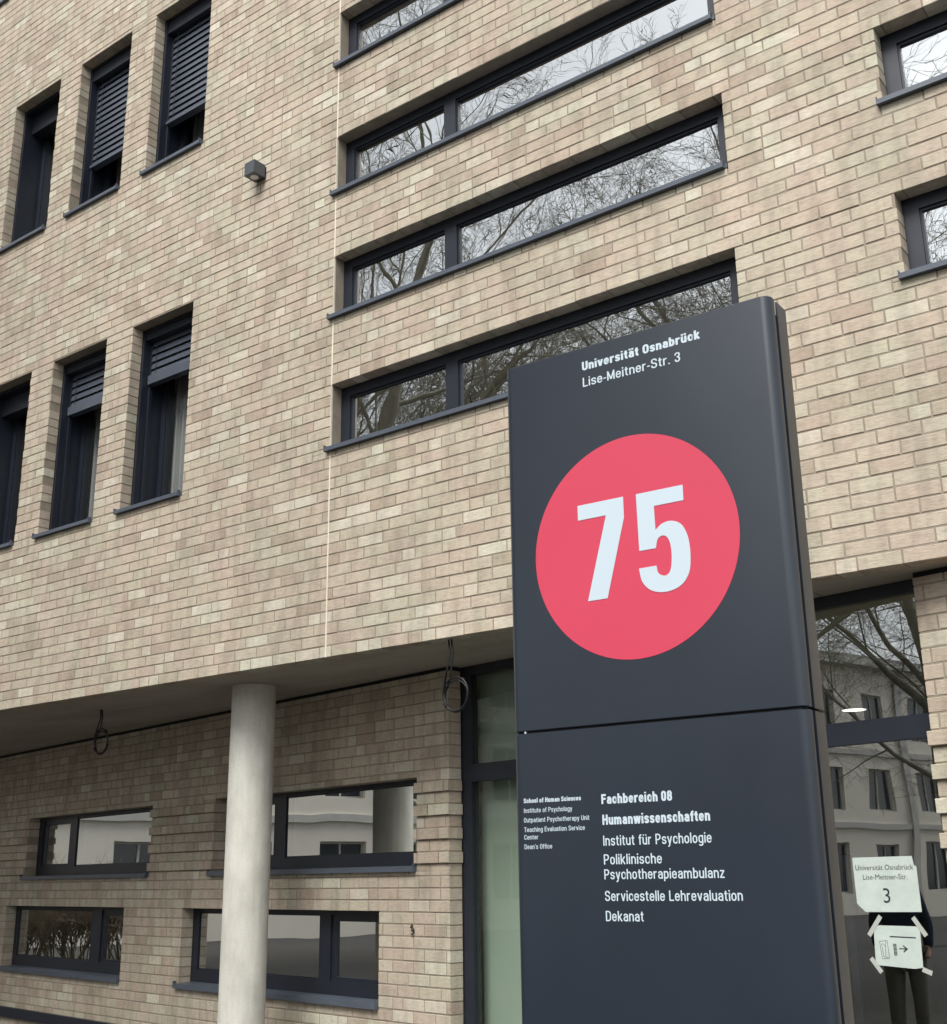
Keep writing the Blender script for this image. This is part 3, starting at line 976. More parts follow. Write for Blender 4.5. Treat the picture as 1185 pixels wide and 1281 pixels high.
def auto_smooth(o):
    for p in o.data.polygons: p.use_smooth = True
    for e_ in o.data.edges: pass
    md = o.modifiers.new('edge_split', 'EDGE_SPLIT'); md.split_angle = radians(22)
RC = 0.022
for nm, z0, z1 in (('upper', sj + 0.0027, sz1), ('lower', -EYE + 0.04, sj - 0.0027)):
    for part, y0, y1, fr in (('front_panel', 0.0, 0.030, True), ('rear_panel', 0.0465, 0.112, False)):
        o = link(part, tray(z0, z1, y0, y1, RC if fr else 0.012, fr), PY, PM)
        auto_smooth(o)
mb = MB()
mb.box(sx0 + 0.030, sx1 - 0.030, 0.0305, 0.046, -EYE + 0.0, sj - 0.01)
mb.box(sx0 + 0.030, sx1 - 0.030, 0.0305, 0.046, sj - 0.009, sz1 - 0.080)
mb.box(sx0 + 0.014, sx1 - 0.014, 0.006, 0.10, sj - 0.0095, sj + 0.012)
mb.box(sx1 - 0.03, sx1 - 0.026, 0.0305, 0.046, sz1 - 0.079, sz1 - 0.034)
mb.build('inner_frame', MAT['black'], PY, PM)
mb = MB(); mb.box(sx0 + 0.0345, sx0 + 0.0385, 0.001, 0.006, sj - 0.002, sj + 0.0022); mb.build('spacer', MAT['white_vinyl'], PY, PM)
mb = MB(); mb.box(sx1 - 0.020, sx1 - 0.004, 0.0305, 0.0460, sz1 - 0.034, sz1 - 0.004); mb.build('spacer', MAT['joint_seal'], PY, PM)
mb = MB(); mb.box(sx0 - 0.15, sx1 + 0.15, -0.12, 0.24, -EYE - 0.05, -EYE + 0.04); mb.build('base_plate', MAT['paving'], PY, PM)

# red disc and the digits
mb = MB(); n = 128
cx, cz, rr1 = -1.2225, 0.728, 0.2605
ringf = [(cx + rr1 * cos(2 * pi * k / n), -0.0008, cz + rr1 * 1.012 * sin(2 * pi * k / n)) for k in range(n)]
mb.poly(ringf)
for k in range(n):
    a, b = ringf[k], ringf[(k + 1) % n]
    mb.quad((a[0], 0.0, a[2]), (b[0], 0.0, b[2]), b, a)
disc = mb.build('disc', MAT['red'], PY, PM)

def smooth_poly(pts, curved):
    """Catmull-Rom through runs of points flagged as curved"""
    out = []
    n = len(pts)
    for i in range(n):
        p1 = Vector(pts[i]); p2 = Vector(pts[(i + 1) % n])
        out.append(tuple(p1))
        if curved[i]:
            p0 = Vector(pts[i - 1]) if curved[i - 1] else p1 * 2 - p2
            p3 = Vector(pts[(i + 2) % n]) if curved[(i + 1) % n] else p2 * 2 - p1
            for k in range(1, 7):
                t = k / 7
                out.append(tuple(0.5 * ((2 * p1) + (-p0 + p2) * t + (2 * p0 - 5 * p1 + 4 * p2 - p3) * t * t + (-p0 + 3 * p1 - 3 * p2 + p3) * t ** 3)))
    return out
seven = [(-1.3620, 0.8460), (-1.2403, 0.8460), (-1.2403, 0.7960), (-1.2925, 0.6120), (-1.3440, 0.6120), (-1.2870, 0.8095), (-1.3620, 0.8095)]
five = [(-1.2066, 0.8452, 0), (-1.0889, 0.8452, 0), (-1.0889, 0.8088, 0), (-1.1627, 0.8088, 0), (-1.1627, 0.7515, 1), (-1.1450, 0.7640, 1),
        (-1.1210, 0.7662, 1), (-1.0975, 0.7530, 1), (-1.0838, 0.7210, 1), (-1.0810, 0.6800, 1), (-1.0870, 0.6410, 1), (-1.1090, 0.6150, 1),
        (-1.1450, 0.6060, 1), (-1.1800, 0.6140, 1), (-1.2020, 0.6370, 1), (-1.2090, 0.6690, 0), (-1.1652, 0.6690, 1), (-1.1610, 0.6510, 1), (-1.1450, 0.6430, 1),
        (-1.1320, 0.6520, 1), (-1.1265, 0.6800, 1), (-1.1275, 0.7120, 1), (-1.1345, 0.7300, 1), (-1.1455, 0.7360, 1), (-1.1580, 0.7300, 1), (-1.1640, 0.7095, 0), (-1.2056, 0.7095, 0)]
for pts in (seven, smooth_poly([(p[0], p[1]) for p in five], [p[2] for p in five])):
    cu = bpy.data.curves.new('digit', 'CURVE'); cu.dimensions = '2D'; cu.fill_mode = 'BOTH'; cu.extrude = 0.0004
    sp = cu.splines.new('POLY'); sp.points.add(len(pts) - 1); sp.use_cyclic_u = True
    for k, p in enumerate(pts): sp.points[k].co = (p[0], p[1], 0, 1)
    tmp = bpy.data.objects.new('tmp', cu); COL.objects.link(tmp)
    dg = bpy.context.evaluated_depsgraph_get(); dg.update()
    me = bpy.data.meshes.new_from_object(tmp.evaluated_get(dg)); bpy.data.objects.remove(tmp)
    me.transform(Matrix(((1, 0, 0, 0), (0, 0, -1, -0.0013), (0, 1, 0, 0), (0, 0, 0, 1))))
    me.materials.clear(); me.materials.append(MAT['white_vinyl'])
    link('digit', me, disc)

# ---- a narrow grotesque drawn with strokes, like the lettering on the sign
def qa(p, q, mode, n=6):
    """quarter ellipse from p to q; 'v' leaves p upright, 'h' leaves p level"""
    out = []
    for k in range(1, n + 1):
        t = pi / 2 * k / n
        if mode == 'v': out.append((q[0] + (p[0] - q[0]) * cos(t), p[1] + (q[1] - p[1]) * sin(t)))
        else: out.append((p[0] + (q[0] - p[0]) * sin(t), q[1] + (p[1] - q[1]) * cos(t)))
    return out
def glyph(ch, w):
    """(advance, strokes) with cap height 1; strokes are centre lines"""
    h = w / 2; hh = w * 0.46
    X = 0.735
    W = 0.40 + w * 0.55
    CW = 0.46 + w * 0.55
    l, r = h, W - h
    m = (l + r) / 2
    R = 0.5 * (r - l) * 1.25
    S = []
    def arch(x0, x1, top, down=0.0, start=None):
        c = (x0 + x1) / 2
        return [(x0, start if start is not None else top - R)] + qa((x0, top - R), (c, top), 'v') + qa((c, top), (x1, top - R), 'h') + [(x1, down)]
    def bowl(x0, x1, y0, y1, rr=None):
        q = rr or R; c = (x0 + x1) / 2
        return [(x0, y0 + q), (x0, y1 - q)] + qa((x0, y1 - q), (c, y1), 'v') + qa((c, y1), (x1, y1 - q), 'h') + [(x1, y0 + q)] + qa((x1, y0 + q), (c, y0), 'v') + qa((c, y0), (x0, y0 + q), 'h')
    if ch in 'äü':
        base = glyph('a' if ch == 'ä' else 'u', w)
        d = 0.055 + h * 0.5
        return base[0], base[1] + [[(m - 0.11 - h * 0.2, 0.93 - h), (m - 0.11 - h * 0.2, 0.93 + h * 0.8)], [(m + 0.11 + h * 0.2, 0.93 - h), (m + 0.11 + h * 0.2, 0.93 + h * 0.8)]]
    xt, xb = X - hh, hh
    if ch == 'o': return W, [bowl(l, r, xb, xt)]
    if ch == 'n': return W, [[(l, 0), (l, X)], arch(l, r, xt)]
    if ch == 'h': return W, [[(l, 0), (l, 1)], arch(l, r, xt)]
    if ch == 'm':
        w2 = (r - l) * 0.93
        return W + w2, [[(l, 0), (l, X)], arch(l, l + w2, xt), arch(l + w2, l + 2 * w2, xt)]
    if ch == 'u': return W, [[(r, X), (r, 0)], [(l, X), (l, xb + R)] + qa((l, xb + R), (m, xb), 'v') + qa((m, xb), (r, xb + R), 'h')]
    if ch == 'r':
        e = l + 0.20 + h * 0.5
        return e + h * 0.3 + 0.02, [[(l, 0), (l, X)], [(l, xt - R)] + qa((l, xt - R), (e, xt), 'v') + [(e + h * 0.4, xt)]]
    if ch in 'bp':
        st = [(l, 0), (l, 1)] if ch == 'b' else [(l, -0.24), (l, X)]
        return W, [st, bowl(l, r, xb, xt)]
    if ch == 'd': return W, [[(r, 0), (r, 1)], bowl(l, r, xb, xt)]
    if ch == 'g':
        return W, [bowl(l, r, xb, xt), [(r, X), (r, -0.04)] + qa((r, -0.04), (m, -0.22), 'v') + qa((m, -0.22), (l + 0.01, -0.12), 'h')]
    if ch == 'c':
        return W - 0.02, [[(r, X - 0.25), (r, xt - R * 0.9)] + qa((r, xt - R * 0.9), (m, xt), 'v') + qa((m, xt), (l, xt - R), 'h') + [(l, xb + R)] + qa((l, xb + R), (m, xb), 'v') + qa((m, xb), (r, xb + R * 0.9), 'h') + [(r, 0.25)]]
    if ch == 'e':
        y = 0.39
        return W, [[(l, y), (r, y), (r, xt - R)] + qa((r, xt - R), (m, xt), 'v') + qa((m, xt), (l, xt - R), 'h') + [(l, xb + R)] + qa((l, xb + R), (m, xb), 'v') + qa((m, xb), (r, xb + R * 0.85), 'h') + [(r, 0.23)]]
    if ch == 'a':
        q = R * 0.8
        return W, [[(l + 0.01, X - 0.22)] + qa((l + 0.01, xt - q), (m, xt), 'v') + qa((m, xt), (r, xt - q), 'h') + [(r, 0)],
                   [(r, 0.44), (m + 0.02, 0.42)] + qa((m + 0.02, 0.42), (l, 0.22), 'h') + qa((l, 0.22), (m - 0.01, xb), 'v') + qa((m - 0.01, xb), (r, 0.17), 'h')]
    if ch == 's':
        r_ = r - 0.02
        return W - 0.02, [[(r_, X - 0.22)] + qa((r_, X - 0.20), (m, xt), 'v') + qa((m, xt), (l, 0.545), 'h') + qa((l, 0.545), (m, 0.375), 'v') + qa((m, 0.375), (r_, 0.2), 'h') + qa((r_, 0.2), (m, xb), 'v') + qa((m, xb), (l, 0.2), 'h') + [(l, 0.22)]]
    if ch == 't':
        x = h + 0.075
        return x + 0.17, [[(x, 0.93), (x, xb + 0.12)] + qa((x, xb + 0.12), (x + 0.11, xb), 'v') + [(x + 0.16, xb)], [(0.0, X - hh), (x + 0.16, X - hh)]]
    if ch == 'f':
        x = h + 0.075
        return x + 0.16, [[(x, 0), (x, 0.88 - hh)] + qa((x, 0.87 - hh), (x + 0.12, 1 - hh), 'v') + [(x + 0.17, 1 - hh)], [(0.0, X - hh), (x + 0.16, X - hh)]]
    if ch == 'i': return w, [[(h, 0), (h, X)], [(h, 0.86), (h, 1.0)]]
    if ch == 'l': return w, [[(h, 0), (h, 1)]]
    if ch == 'k': return W, [[(l, 0), (l, 1)], [(l, 0.27), (W - h * 0.9, X)], [(m - 0.06, 0.40), (W - h * 0.75, 0)]]
    if ch == 'v': return W, [[(h * 0.8, X), (W / 2, 0.0)], [(W - h * 0.8, X), (W / 2, 0.0)]]
    if ch == 'y': return W, [[(h * 0.8, X), (W / 2, 0.02)], [(W - h * 0.8, X), (W / 2 - 0.03, -0.14)] + qa((W / 2 - 0.03, -0.14), (0.06, -0.225), 'v')]
    if ch == 'w':
        V = W * 1.45
        return V, [[(h * 0.8, X), (V * 0.28, 0)], [(V * 0.28, 0), (V / 2, X)], [(V / 2, X), (V * 0.72, 0)], [(V * 0.72, 0), (V - h * 0.8, X)]]
    if ch == 'z': return W - 0.05, [[(0.01, X - hh), (W - 0.06, X - hh)], [(W - 0.05 - h * 0.8, X - hh), (h * 0.8, hh)], [(0.0, hh), (W - 0.05, hh)]]
    L_, R_ = h, CW - h; M_ = (L_ + R_) / 2; Q = 0.5 * (R_ - L_) * 1.2; T, B = 1 - hh, hh
    if ch == 'U': return CW, [[(L_, 1), (L_, B + Q)] + qa((L_, B + Q), (M_, B), 'v') + qa((M_, B), (R_, B + Q), 'h') + [(R_, 1)]]
    if ch == 'O': return CW, [bowl(L_, R_, B, T, Q)]
    if ch == '0': return W, [bowl(l, r, B, T, R)]
    if ch == 'L': return CW - 0.08, [[(L_, 0), (L_, 1)], [(L_, B), (CW - 0.08, B)]]
    if ch == 'M':
        V = CW * 1.28
        return V, [[(h, 0), (h, 1)], [(V - h, 0), (V - h, 1)], [(h, 0.97), (V / 2, 0.08)], [(V - h, 0.97), (V / 2, 0.08)]]
    if ch == 'F': return CW - 0.06, [[(L_, 0), (L_, 1)], [(L_, T), (CW - 0.06, T)], [(L_, 0.52), (CW - 0.10, 0.52)]]
    if ch == 'E': return CW - 0.05, [[(L_, 0), (L_, 1)], [(L_, T), (CW - 0.05, T)], [(L_, 0.52), (CW - 0.08, 0.52)], [(L_, B), (CW - 0.05, B)]]
    if ch == 'H': return CW + 0.02, [[(L_, 0), (L_, 1)], [(R_ + 0.02, 0), (R_ + 0.02, 1)], [(L_, 0.52), (R_ + 0.02, 0.52)]]
    if ch == 'I': return w, [[(h, 0), (h, 1)]]
    if ch == 'T': return CW - 0.02, [[(0, T), (CW - 0.02, T)], [((CW - 0.02) / 2, 0), ((CW - 0.02) / 2, T)]]
    if ch == 'P': return CW, [[(L_, 0), (L_, 1)], [(L_, T), (R_ - Q * 0.9, T)] + qa((R_ - Q * 0.9, T), (R_, 0.73), 'h') + qa((R_, 0.73), (R_ - Q * 0.9, 0.44), 'v') + [(L_, 0.44)]]
    if ch == 'D': return CW + 0.01, [[(L_, 0), (L_, 1)], [(L_, T), (M_ - 0.03, T)] + qa((M_ - 0.03, T), (R_ + 0.01, T - Q), 'h') + [(R_ + 0.01, B + Q)] + qa((R_ + 0.01, B + Q), (M_ - 0.03, B), 'v') + [(L_, B)]]
    if ch == 'C': return CW, [[(R_, 0.68), (R_, T - Q)] + qa((R_, T - Q), (M_, T), 'v') + qa((M_, T), (L_, T - Q), 'h') + [(L_, B + Q)] + qa((L_, B + Q), (M_, B), 'v') + qa((M_, B), (R_, B + Q), 'h') + [(R_, 0.32)]]
    if ch == 'S': return CW, [[(R_, 0.70), (R_, 0.76)] + qa((R_, 0.76), (M_, T), 'v') + qa((M_, T), (L_, 0.74), 'h') + qa((L_, 0.74), (M_, 0.51), 'v') + qa((M_, 0.51), (R_, 0.27), 'h') + qa((R_, 0.27), (M_, B), 'v') + qa((M_, B), (L_, 0.26), 'h') + [(L_, 0.31)]]
    if ch == '3': return W, [[(l, 0.72), (l, 0.78)] + qa((l, 0.78), (m, T), 'v') + qa((m, T), (r, 0.75), 'h') + qa((r, 0.75), (m - 0.03, 0.53), 'v'),
                             [(m - 0.05, 0.53), (m - 0.02, 0.53)] + qa((m - 0.02, 0.53), (r, 0.28), 'h') + qa((r, 0.28), (m, B), 'v') + qa((m, B), (l, 0.24), 'h') + [(l, 0.29)]]
    if ch == '8': return W, [bowl(l, r, B, 0.52, R * 0.8), bowl(l + 0.01, r - 0.01, 0.52, T, R * 0.8)]
    if ch == '-': return 0.24, [[(0, 0.36), (0.24, 0.36)]]
    if ch == '.': return w, [[(h, 0), (h, w * 1.05)]]
    if ch == "'": return w, [[(h, 0.76), (h, 1.0)]]
    return 0.22, []
def ribbon(pts, w):
    """outline quads of a stroke of width w with mitred joins"""
    P = []
    for p in pts:
        if not P or hypot(p[0] - P[-1][0], p[1] - P[-1][1]) > 1e-4: P.append(p)
    closed = hypot(P[0][0] - P[-1][0], P[0][1] - P[-1][1]) < 1e-3 and len(P) > 3
    if closed: P = P[:-1]
    n = len(P); lr = []
    for i in range(n):
        a = P[i - 1] if (i > 0 or closed) else None
        b = P[(i + 1) % n] if (i < n - 1 or closed) else None
        c = P[i]
        def nrm(u, v):
            dx, dy = v[0] - u[0], v[1] - u[1]; L = hypot(dx, dy); return (-dy / L, dx / L)
        if a is None: nx, ny = nrm(c, b); k = 1
        elif b is None: nx, ny = nrm(a, c); k = 1
        else:
            n1, n2 = nrm(a, c), nrm(c, b); nx, ny = n1[0] + n2[0], n1[1] + n2[1]; L = hypot(nx, ny) or 1
            nx, ny = nx / L, ny / L; k = 1 / max(0.5, nx * n1[0] + ny * n1[1])
        q = w / 2 * k
        lr.append(((c[0] + nx * q, c[1] + ny * q), (c[0] - nx * q, c[1] - ny * q)))
    quads = []
    for i in range(n if closed else n - 1):
        a, b = lr[i], lr[(i + 1) % n]
        quads.append((a[1], b[1], b[0], a[0]))
    return quads
def sign_text(txt, x0, x1, zb_, cap, w, gap, parent, mat4):
    x = 0.0; out = []
    for ch in txt:
        adv, st = glyph(ch, w)
        for s in st: out.append([(p[0] + x, p[1]) for p in s])
        x += adv + gap
    tot = x - gap
    sx = (x1 - x0) / tot
    mb = MB()
    for k, s in enumerate(out):
        y = -0.0004 - 0.00006 * (k % 3)
        # widths are set before the sideways fit so stems stay even
        for q in ribbon(s, w):
            mb.poly([(x0 + p[0] * sx, y, zb_ + p[1] * cap) for p in q])
    return mb.build('lettering', MAT['white_vinyl'], parent, mat4)
def text_mesh(txt, bold, mat, ext=0.0004):
    cu = bpy.data.curves.new('lettering', 'FONT')
    cu.body = txt; cu.size = 1.0; cu.extrude = 0.0; cu.resolution_u = 3
    cu.offset = bold
    tmp = bpy.data.objects.new('tmp', cu); COL.objects.link(tmp)
    dg = bpy.context.evaluated_depsgraph_get(); dg.update()
    me = bpy.data.meshes.new_from_object(tmp.evaluated_get(dg)); bpy.data.objects.remove(tmp)
    me.materials.clear(); me.materials.append(mat)
    return me
_cap = {}
def lettering(txt, x0, x1, zb_, cap, bold, parent, mat4, y=-0.0006, mat='white_vinyl', name='lettering', space=None):
    me = text_mesh(txt, bold, MAT[mat])
    xs = [v.co.x for v in me.vertices]
    if bold not in _cap:
        h = text_mesh('H', bold, MAT[mat]); ys = [v.co.y for v in h.vertices]
        _cap[bold] = (min(ys), max(ys)); bpy.data.meshes.remove(h)
    lo, hi = _cap[bold]
    a, b = min(xs), max(xs)
    sx = (x1 - x0) / (b - a); sz = cap / (hi - lo)
    for v in me.vertices:
        v.co = Vector((x0 + (v.co.x - a) * sx, y, zb_ + (v.co.y - lo) * sz))
    return link(name, me, parent, mat4)
B1, B0 = (0.205, 0.085), (0.125, 0.105)
L = lambda t, x0, x1, z, c, wg: sign_text(t, x0, x1, z, c, wg[0], wg[1], PY, PM)
L('Universität Osnabrück', -1.3345, -1.0215, 1.1875, 0.0228, B1)
L('Lise-Meitner-Str. 3', -1.3340, -1.0740, 1.1445, 0.0238, B0)
L('Fachbereich 08', -1.3320, -1.1610, 0.1548, 0.0210, B1)
L('Humanwissenschaften', -1.3315, -1.0770, 0.1105, 0.0215, B1)
L('Institut für Psychologie', -1.3315, -1.0770, 0.0665, 0.0213, B0)
L('Poliklinische', -1.3320, -1.1930, 0.0273, 0.0212, B0)
L('Psychotherapieambulanz', -1.3325, -1.0540, -0.0035, 0.0208, B0)
L('Servicestelle Lehrevaluation', -1.3330, -1.0180, -0.0480, 0.0208, B0)
L('Dekanat', -1.3330, -1.2425, -0.0890, 0.0208, B0)
L('School of Human Sciences', -1.5345, -1.3835, 0.1655, 0.0105, B1)
L('Institute of Psychology', -1.5345, -1.4070, 0.1438, 0.0104, B0)
L('Outpatient Psychotherapy Unit', -1.5350, -1.3640, 0.1225, 0.0104, B0)
L('Teaching Evaluation Service', -1.5350, -1.3765, 0.1015, 0.0104, B0)
L('Center', -1.5352, -1.4975, 0.0850, 0.0102, B0)
L("Dean's Office", -1.5352, -1.4620, 0.0640, 0.0104, B0)

# ------------------------------------------------------------------ paper notices on the door glass
NY = FY0 + 0.0185
def paper(pts, label, y):
    cxp = sum(p[0] for p in pts) / len(pts); czp = min(p[1] for p in pts)
    base4 = GF @ Matrix.Translation((cxp, y, czp))
    e = bpy.data.objects.new('paper_notice', None); COL.objects.link(e); e.matrix_world = base4
    e.empty_display_size = 0.1
    tag(e, label, 'notice')
    loc = Matrix.Translation((-cxp, 0, -czp))
    mb = MB()
    mb.prism([(p[0], p[1]) for p in pts], 'y', -0.0006, 0.0)
    mb.build('sheet', MAT['paper'], e, loc, fix=True)
    return e, loc
p1, l1 = paper([(-3.588, 0.085), (-3.245, 0.087), (-3.238, 0.040), (-3.226, 0.036), (-3.224, -0.188), (-3.540, -0.191), (-3.585, -0.150)],
               'upper paper notice with building number 3 taped to the entrance glass', NY)
K = dict(y=-0.0012, mat='ink')
lettering('Universität Osnabrück', -3.574, -3.243, 0.020, 0.026, 0.0, p1, l1, **K)
lettering('Lise-Meitner-Str.', -3.535, -3.282, -0.028, 0.026, 0.0, p1, l1, **K)
lettering('3', -3.428, -3.390, -0.144, 0.072, 0.0, p1, l1, **K)
p2, l2 = paper([(-3.503, -0.256), (-3.245, -0.258), (-3.251, -0.455), (-3.300, -0.462), (-3.512, -0.451)],
               'lower paper notice with a small arrow taped to the entrance glass', NY)
for a, b in (((-3.457, -0.210), (-3.534, -0.308)), ((-3.276, -0.214), (-3.214, -0.303)), ((-3.535, -0.418), (-3.482, -0.487)), ((-3.255, -0.462), (-3.205, -0.480))):
    a = Vector((a[0], -0.0022, a[1])); b = Vector((b[0], -0.0022, b[1])); t = (b - a).normalized(); nn = Vector((-t.z, 0, t.x)) * 0.012
    mb = MB(); mb.poly([tuple(a + nn), tuple(a - nn), tuple(b - nn), tuple(b + nn)]); mb.build('tape', MAT['tape'], p2, l2)
mb = MB()
y_ = -0.0012
mb.poly([(-3.372, y_, -0.3655), (-3.372, y_, -0.3705), (-3.335, y_, -0.3705), (-3.335, y_, -0.3655)])
mb.poly([(-3.346, y_ - 0.0001, -0.350), (-3.350, y_ - 0.0001, -0.354), (-3.334, y_ - 0.0001, -0.368), (-3.322, y_ - 0.0001, -0.368)])
mb.poly([(-3.346, y_ - 0.0002, -0.386), (-3.350, y_ - 0.0002, -0.382), (-3.334, y_ - 0.0002, -0.368), (-3.322, y_ - 0.0002, -0.368)])
mb.build('printed_arrow', MAT['ink'], p2, l2)
mb = MB()
for k in range(9):
    zz_ = -0.345 - 0.0065 * k
    mb.poly([(-3.403, y_, zz_), (-3.403, y_, zz_ - 0.004), (-3.384, y_, zz_ - 0.004), (-3.384, y_, zz_)])
mb.poly([(-3.416, y_, -0.307), (-3.416, y_, -0.313), (-3.272, y_, -0.316), (-3.272, y_, -0.310)])
def lineq(a, b, w=0.0022):
    a = Vector((a[0], y_, a[1])); b = Vector((b[0], y_, b[1])); t = (b - a).normalized(); nn = Vector((-t.z, 0, t.x)) * w / 2
    mb.poly([tuple(a + nn), tuple(a - nn), tuple(b - nn), tuple(b + nn)])
sk = [(-3.478, -0.335), (-3.434, -0.330), (-3.430, -0.416), (-3.470, -0.420), (-3.478, -0.335)]
for a, b in zip(sk[:-1], sk[1:]): lineq(a, b)
lineq((-3.468, -0.345), (-3.462, -0.408)); lineq((-3.462, -0.408), (-3.436, -0.412)); lineq((-3.444, -0.335), (-3.450, -0.405)); lineq((-3.462, -0.345), (-3.444, -0.360))
mb.build('printed_sketch', MAT['ink'], p2, l2)

# ------------------------------------------------------------------ bare trees across the way (seen in the panes)
def tree_mesh(seed, H, spread):
    rnd = random.Random(seed)
    trunk, crown = MB(), MB()
    def rv(s): return Vector((rnd.uniform(-s, s), rnd.uniform(-s, s), rnd.uniform(-s, s)))
    def grow(p, d, L, r, lvl):
        n = 5 if lvl < 2 else 3
        pts, rad = [p.copy()], [r]
        for k in range(n):
            d = (d + rv(0.10 + 0.06 * lvl) + Vector((0, 0, 0.05 if lvl > 0 else 0.02))).normalized()
            p = p + d * (L / n)
            pts.append(p.copy()); rad.append(r * (1 - 0.72 * (k + 1) / n) if lvl else r * (1 - 0.55 * (k + 1) / n))
        tgt = trunk if lvl == 0 else crown
        tgt.tube(pts, rad, 9 if lvl == 0 else (5 if lvl < 3 else 3), cap=False)
        if lvl >= 5: return
        nch = (13, 8, 7, 6, 4)[lvl]
        for c in range(nch):
            t = (0.22 + 0.78 * (c + rnd.random()) / nch) if lvl == 0 else 0.2 + 0.8 * (c + rnd.random() * 0.8) / nch
            t = min(t, 0.98)
            f = t * n; i = int(f); i = min(i, n - 1)
            q = pts[i].lerp(pts[i + 1], f - i)
            dd = (pts[i + 1] - pts[i]).normalized()
            side = dd.cross(rv(1)).normalized()
            an = rnd.uniform(0.55, 1.0)
            nd_ = (dd * cos(an) + side * sin(an)).normalized()
            ll = L * (rnd.uniform(0.36, 0.52) * (1.15 - 0.55 * t) if lvl == 0 else rnd.uniform(0.42, 0.66) * (1.1 - 0.4 * t))
            ll *= spread if lvl == 0 else 1.0
            rr_ = max(rad[i] * rnd.uniform(0.36, 0.52), 0.0045)
            if ll > 0.16: grow(q, nd_, ll, rr_, lvl + 1)
    grow(Vector((0, 0, -0.1)), Vector((0, 0, 1)), H, H * 0.014, 0)
    return trunk.mesh('trunk', [MAT['bark']], True), crown.mesh('crown', [MAT['bark']], True)
TM = [tree_mesh(101, 14.5, 1.25), tree_mesh(202, 13.0, 1.35), tree_mesh(303, 16.0, 1.2)]
TREES = [(-12.8, -0.6, 0, 0.86, 0.4, 'bare tree nearest the sign across the path'), (-15.5, -2.5, 1, 0.93, 2.0, 'bare tree with broad crown behind the nearest one'),
         (-8.5, -10.0, 2, 0.80, 1.1, 'tall bare tree further back beside the road'), (-20.5, -1.0, 2, 0.82, 3.3, 'bare tree at the left end of the row'),
         (-16.5, -13.5, 0, 0.99, 4.4, 'bare tree in the middle of the back row'), (-22.0, -9.0, 1, 1.03, 5.2, 'bare tree at the left of the back row'),
         (-18.8, -5.5, 0, 1.03, 0.2, 'wide bare tree between the two rows'), (-7.6, -5.2, 1, 0.86, 4.0, 'young bare tree close to the road')]
for x, y, k, s, rz, lab in TREES:
    e = empty('bare_tree', (x, y, 0)); e.rotation_euler = (0, 0, rz); e.scale = (s, s, s)
    tag(e, lab, 'tree', 'bare trees across the path')
    link('trunk', TM[k][0], e); link('crown', TM[k][1], e)

def shrub_mesh(seed):
    rnd = random.Random(seed); mb = MB()
    def g(p, d, L, r, lv):
        q = p + d * L
        mid = p.lerp(q, 0.5) + Vector((rnd.uniform(-.06, .06), rnd.uniform(-.06, .06), 0.02)) * L
        mb.tube([p, mid, q], [r, r * 0.75, r * 0.5], 4 if lv < 2 else 3, cap=False)
        if lv >= 4: return
        for _ in range((4, 4, 4, 3)[lv]):
            t = rnd.uniform(0.35, 1.0)
            dd = (d + Vector((rnd.uniform(-1, 1), rnd.uniform(-1, 1), rnd.uniform(-0.5, 0.8))) * 0.75).normalized()
            g(p.lerp(q, t), dd, L * rnd.uniform(0.5, 0.75), r * 0.6, lv + 1)
    for k in range(16):
        a_ = rnd.uniform(0, 2 * pi)
        g(Vector((0.25 * cos(a_), 0.25 * sin(a_), 0)), Vector((0.7 * cos(a_) * rnd.random(), 0.7 * sin(a_) * rnd.random(), 1)).normalized(), rnd.uniform(0.8, 1.1), 0.02, 0)
    return mb.mesh('shrub', [MAT['shrub']], True)
MAT['shrub'] = noisy('dry_brown_twigs', [(0.3, (0.20, 0.16, 0.11, 1)), (0.7, (0.38, 0.32, 0.23, 1))], 5, 0.9, 0.1, bstr=0)
hb = MB()
SHV = [shrub_mesh(1), shrub_mesh(2), shrub_mesh(3)]
sr = random.Random(9)
for k in range(18):
    me = SHV[k % 3]
    mt = Matrix.Translation((-25.5 + sr.uniform(-.8, .8), 2.9 + 0.45 * k, -0.05)) @ Matrix.Rotation(sr.uniform(0, 6.28), 4, 'Z') @ Matrix.Scale(sr.uniform(0.7, 1.25), 4)
    i0 = len(hb.v)
    hb.v += [tuple(mt @ v.co) for v in me.vertices]
    hb.f += [tuple(i0 + q for q in p.vertices) for p in me.polygons]; hb.m += [0] * len(me.polygons)
for me in SHV: bpy.data.meshes.remove(me)
o = hb.build('hedge', MAT['shrub'], smooth=True)
tag(o, 'dry brown winter hedge before the cream building', 'hedge', kind='stuff')
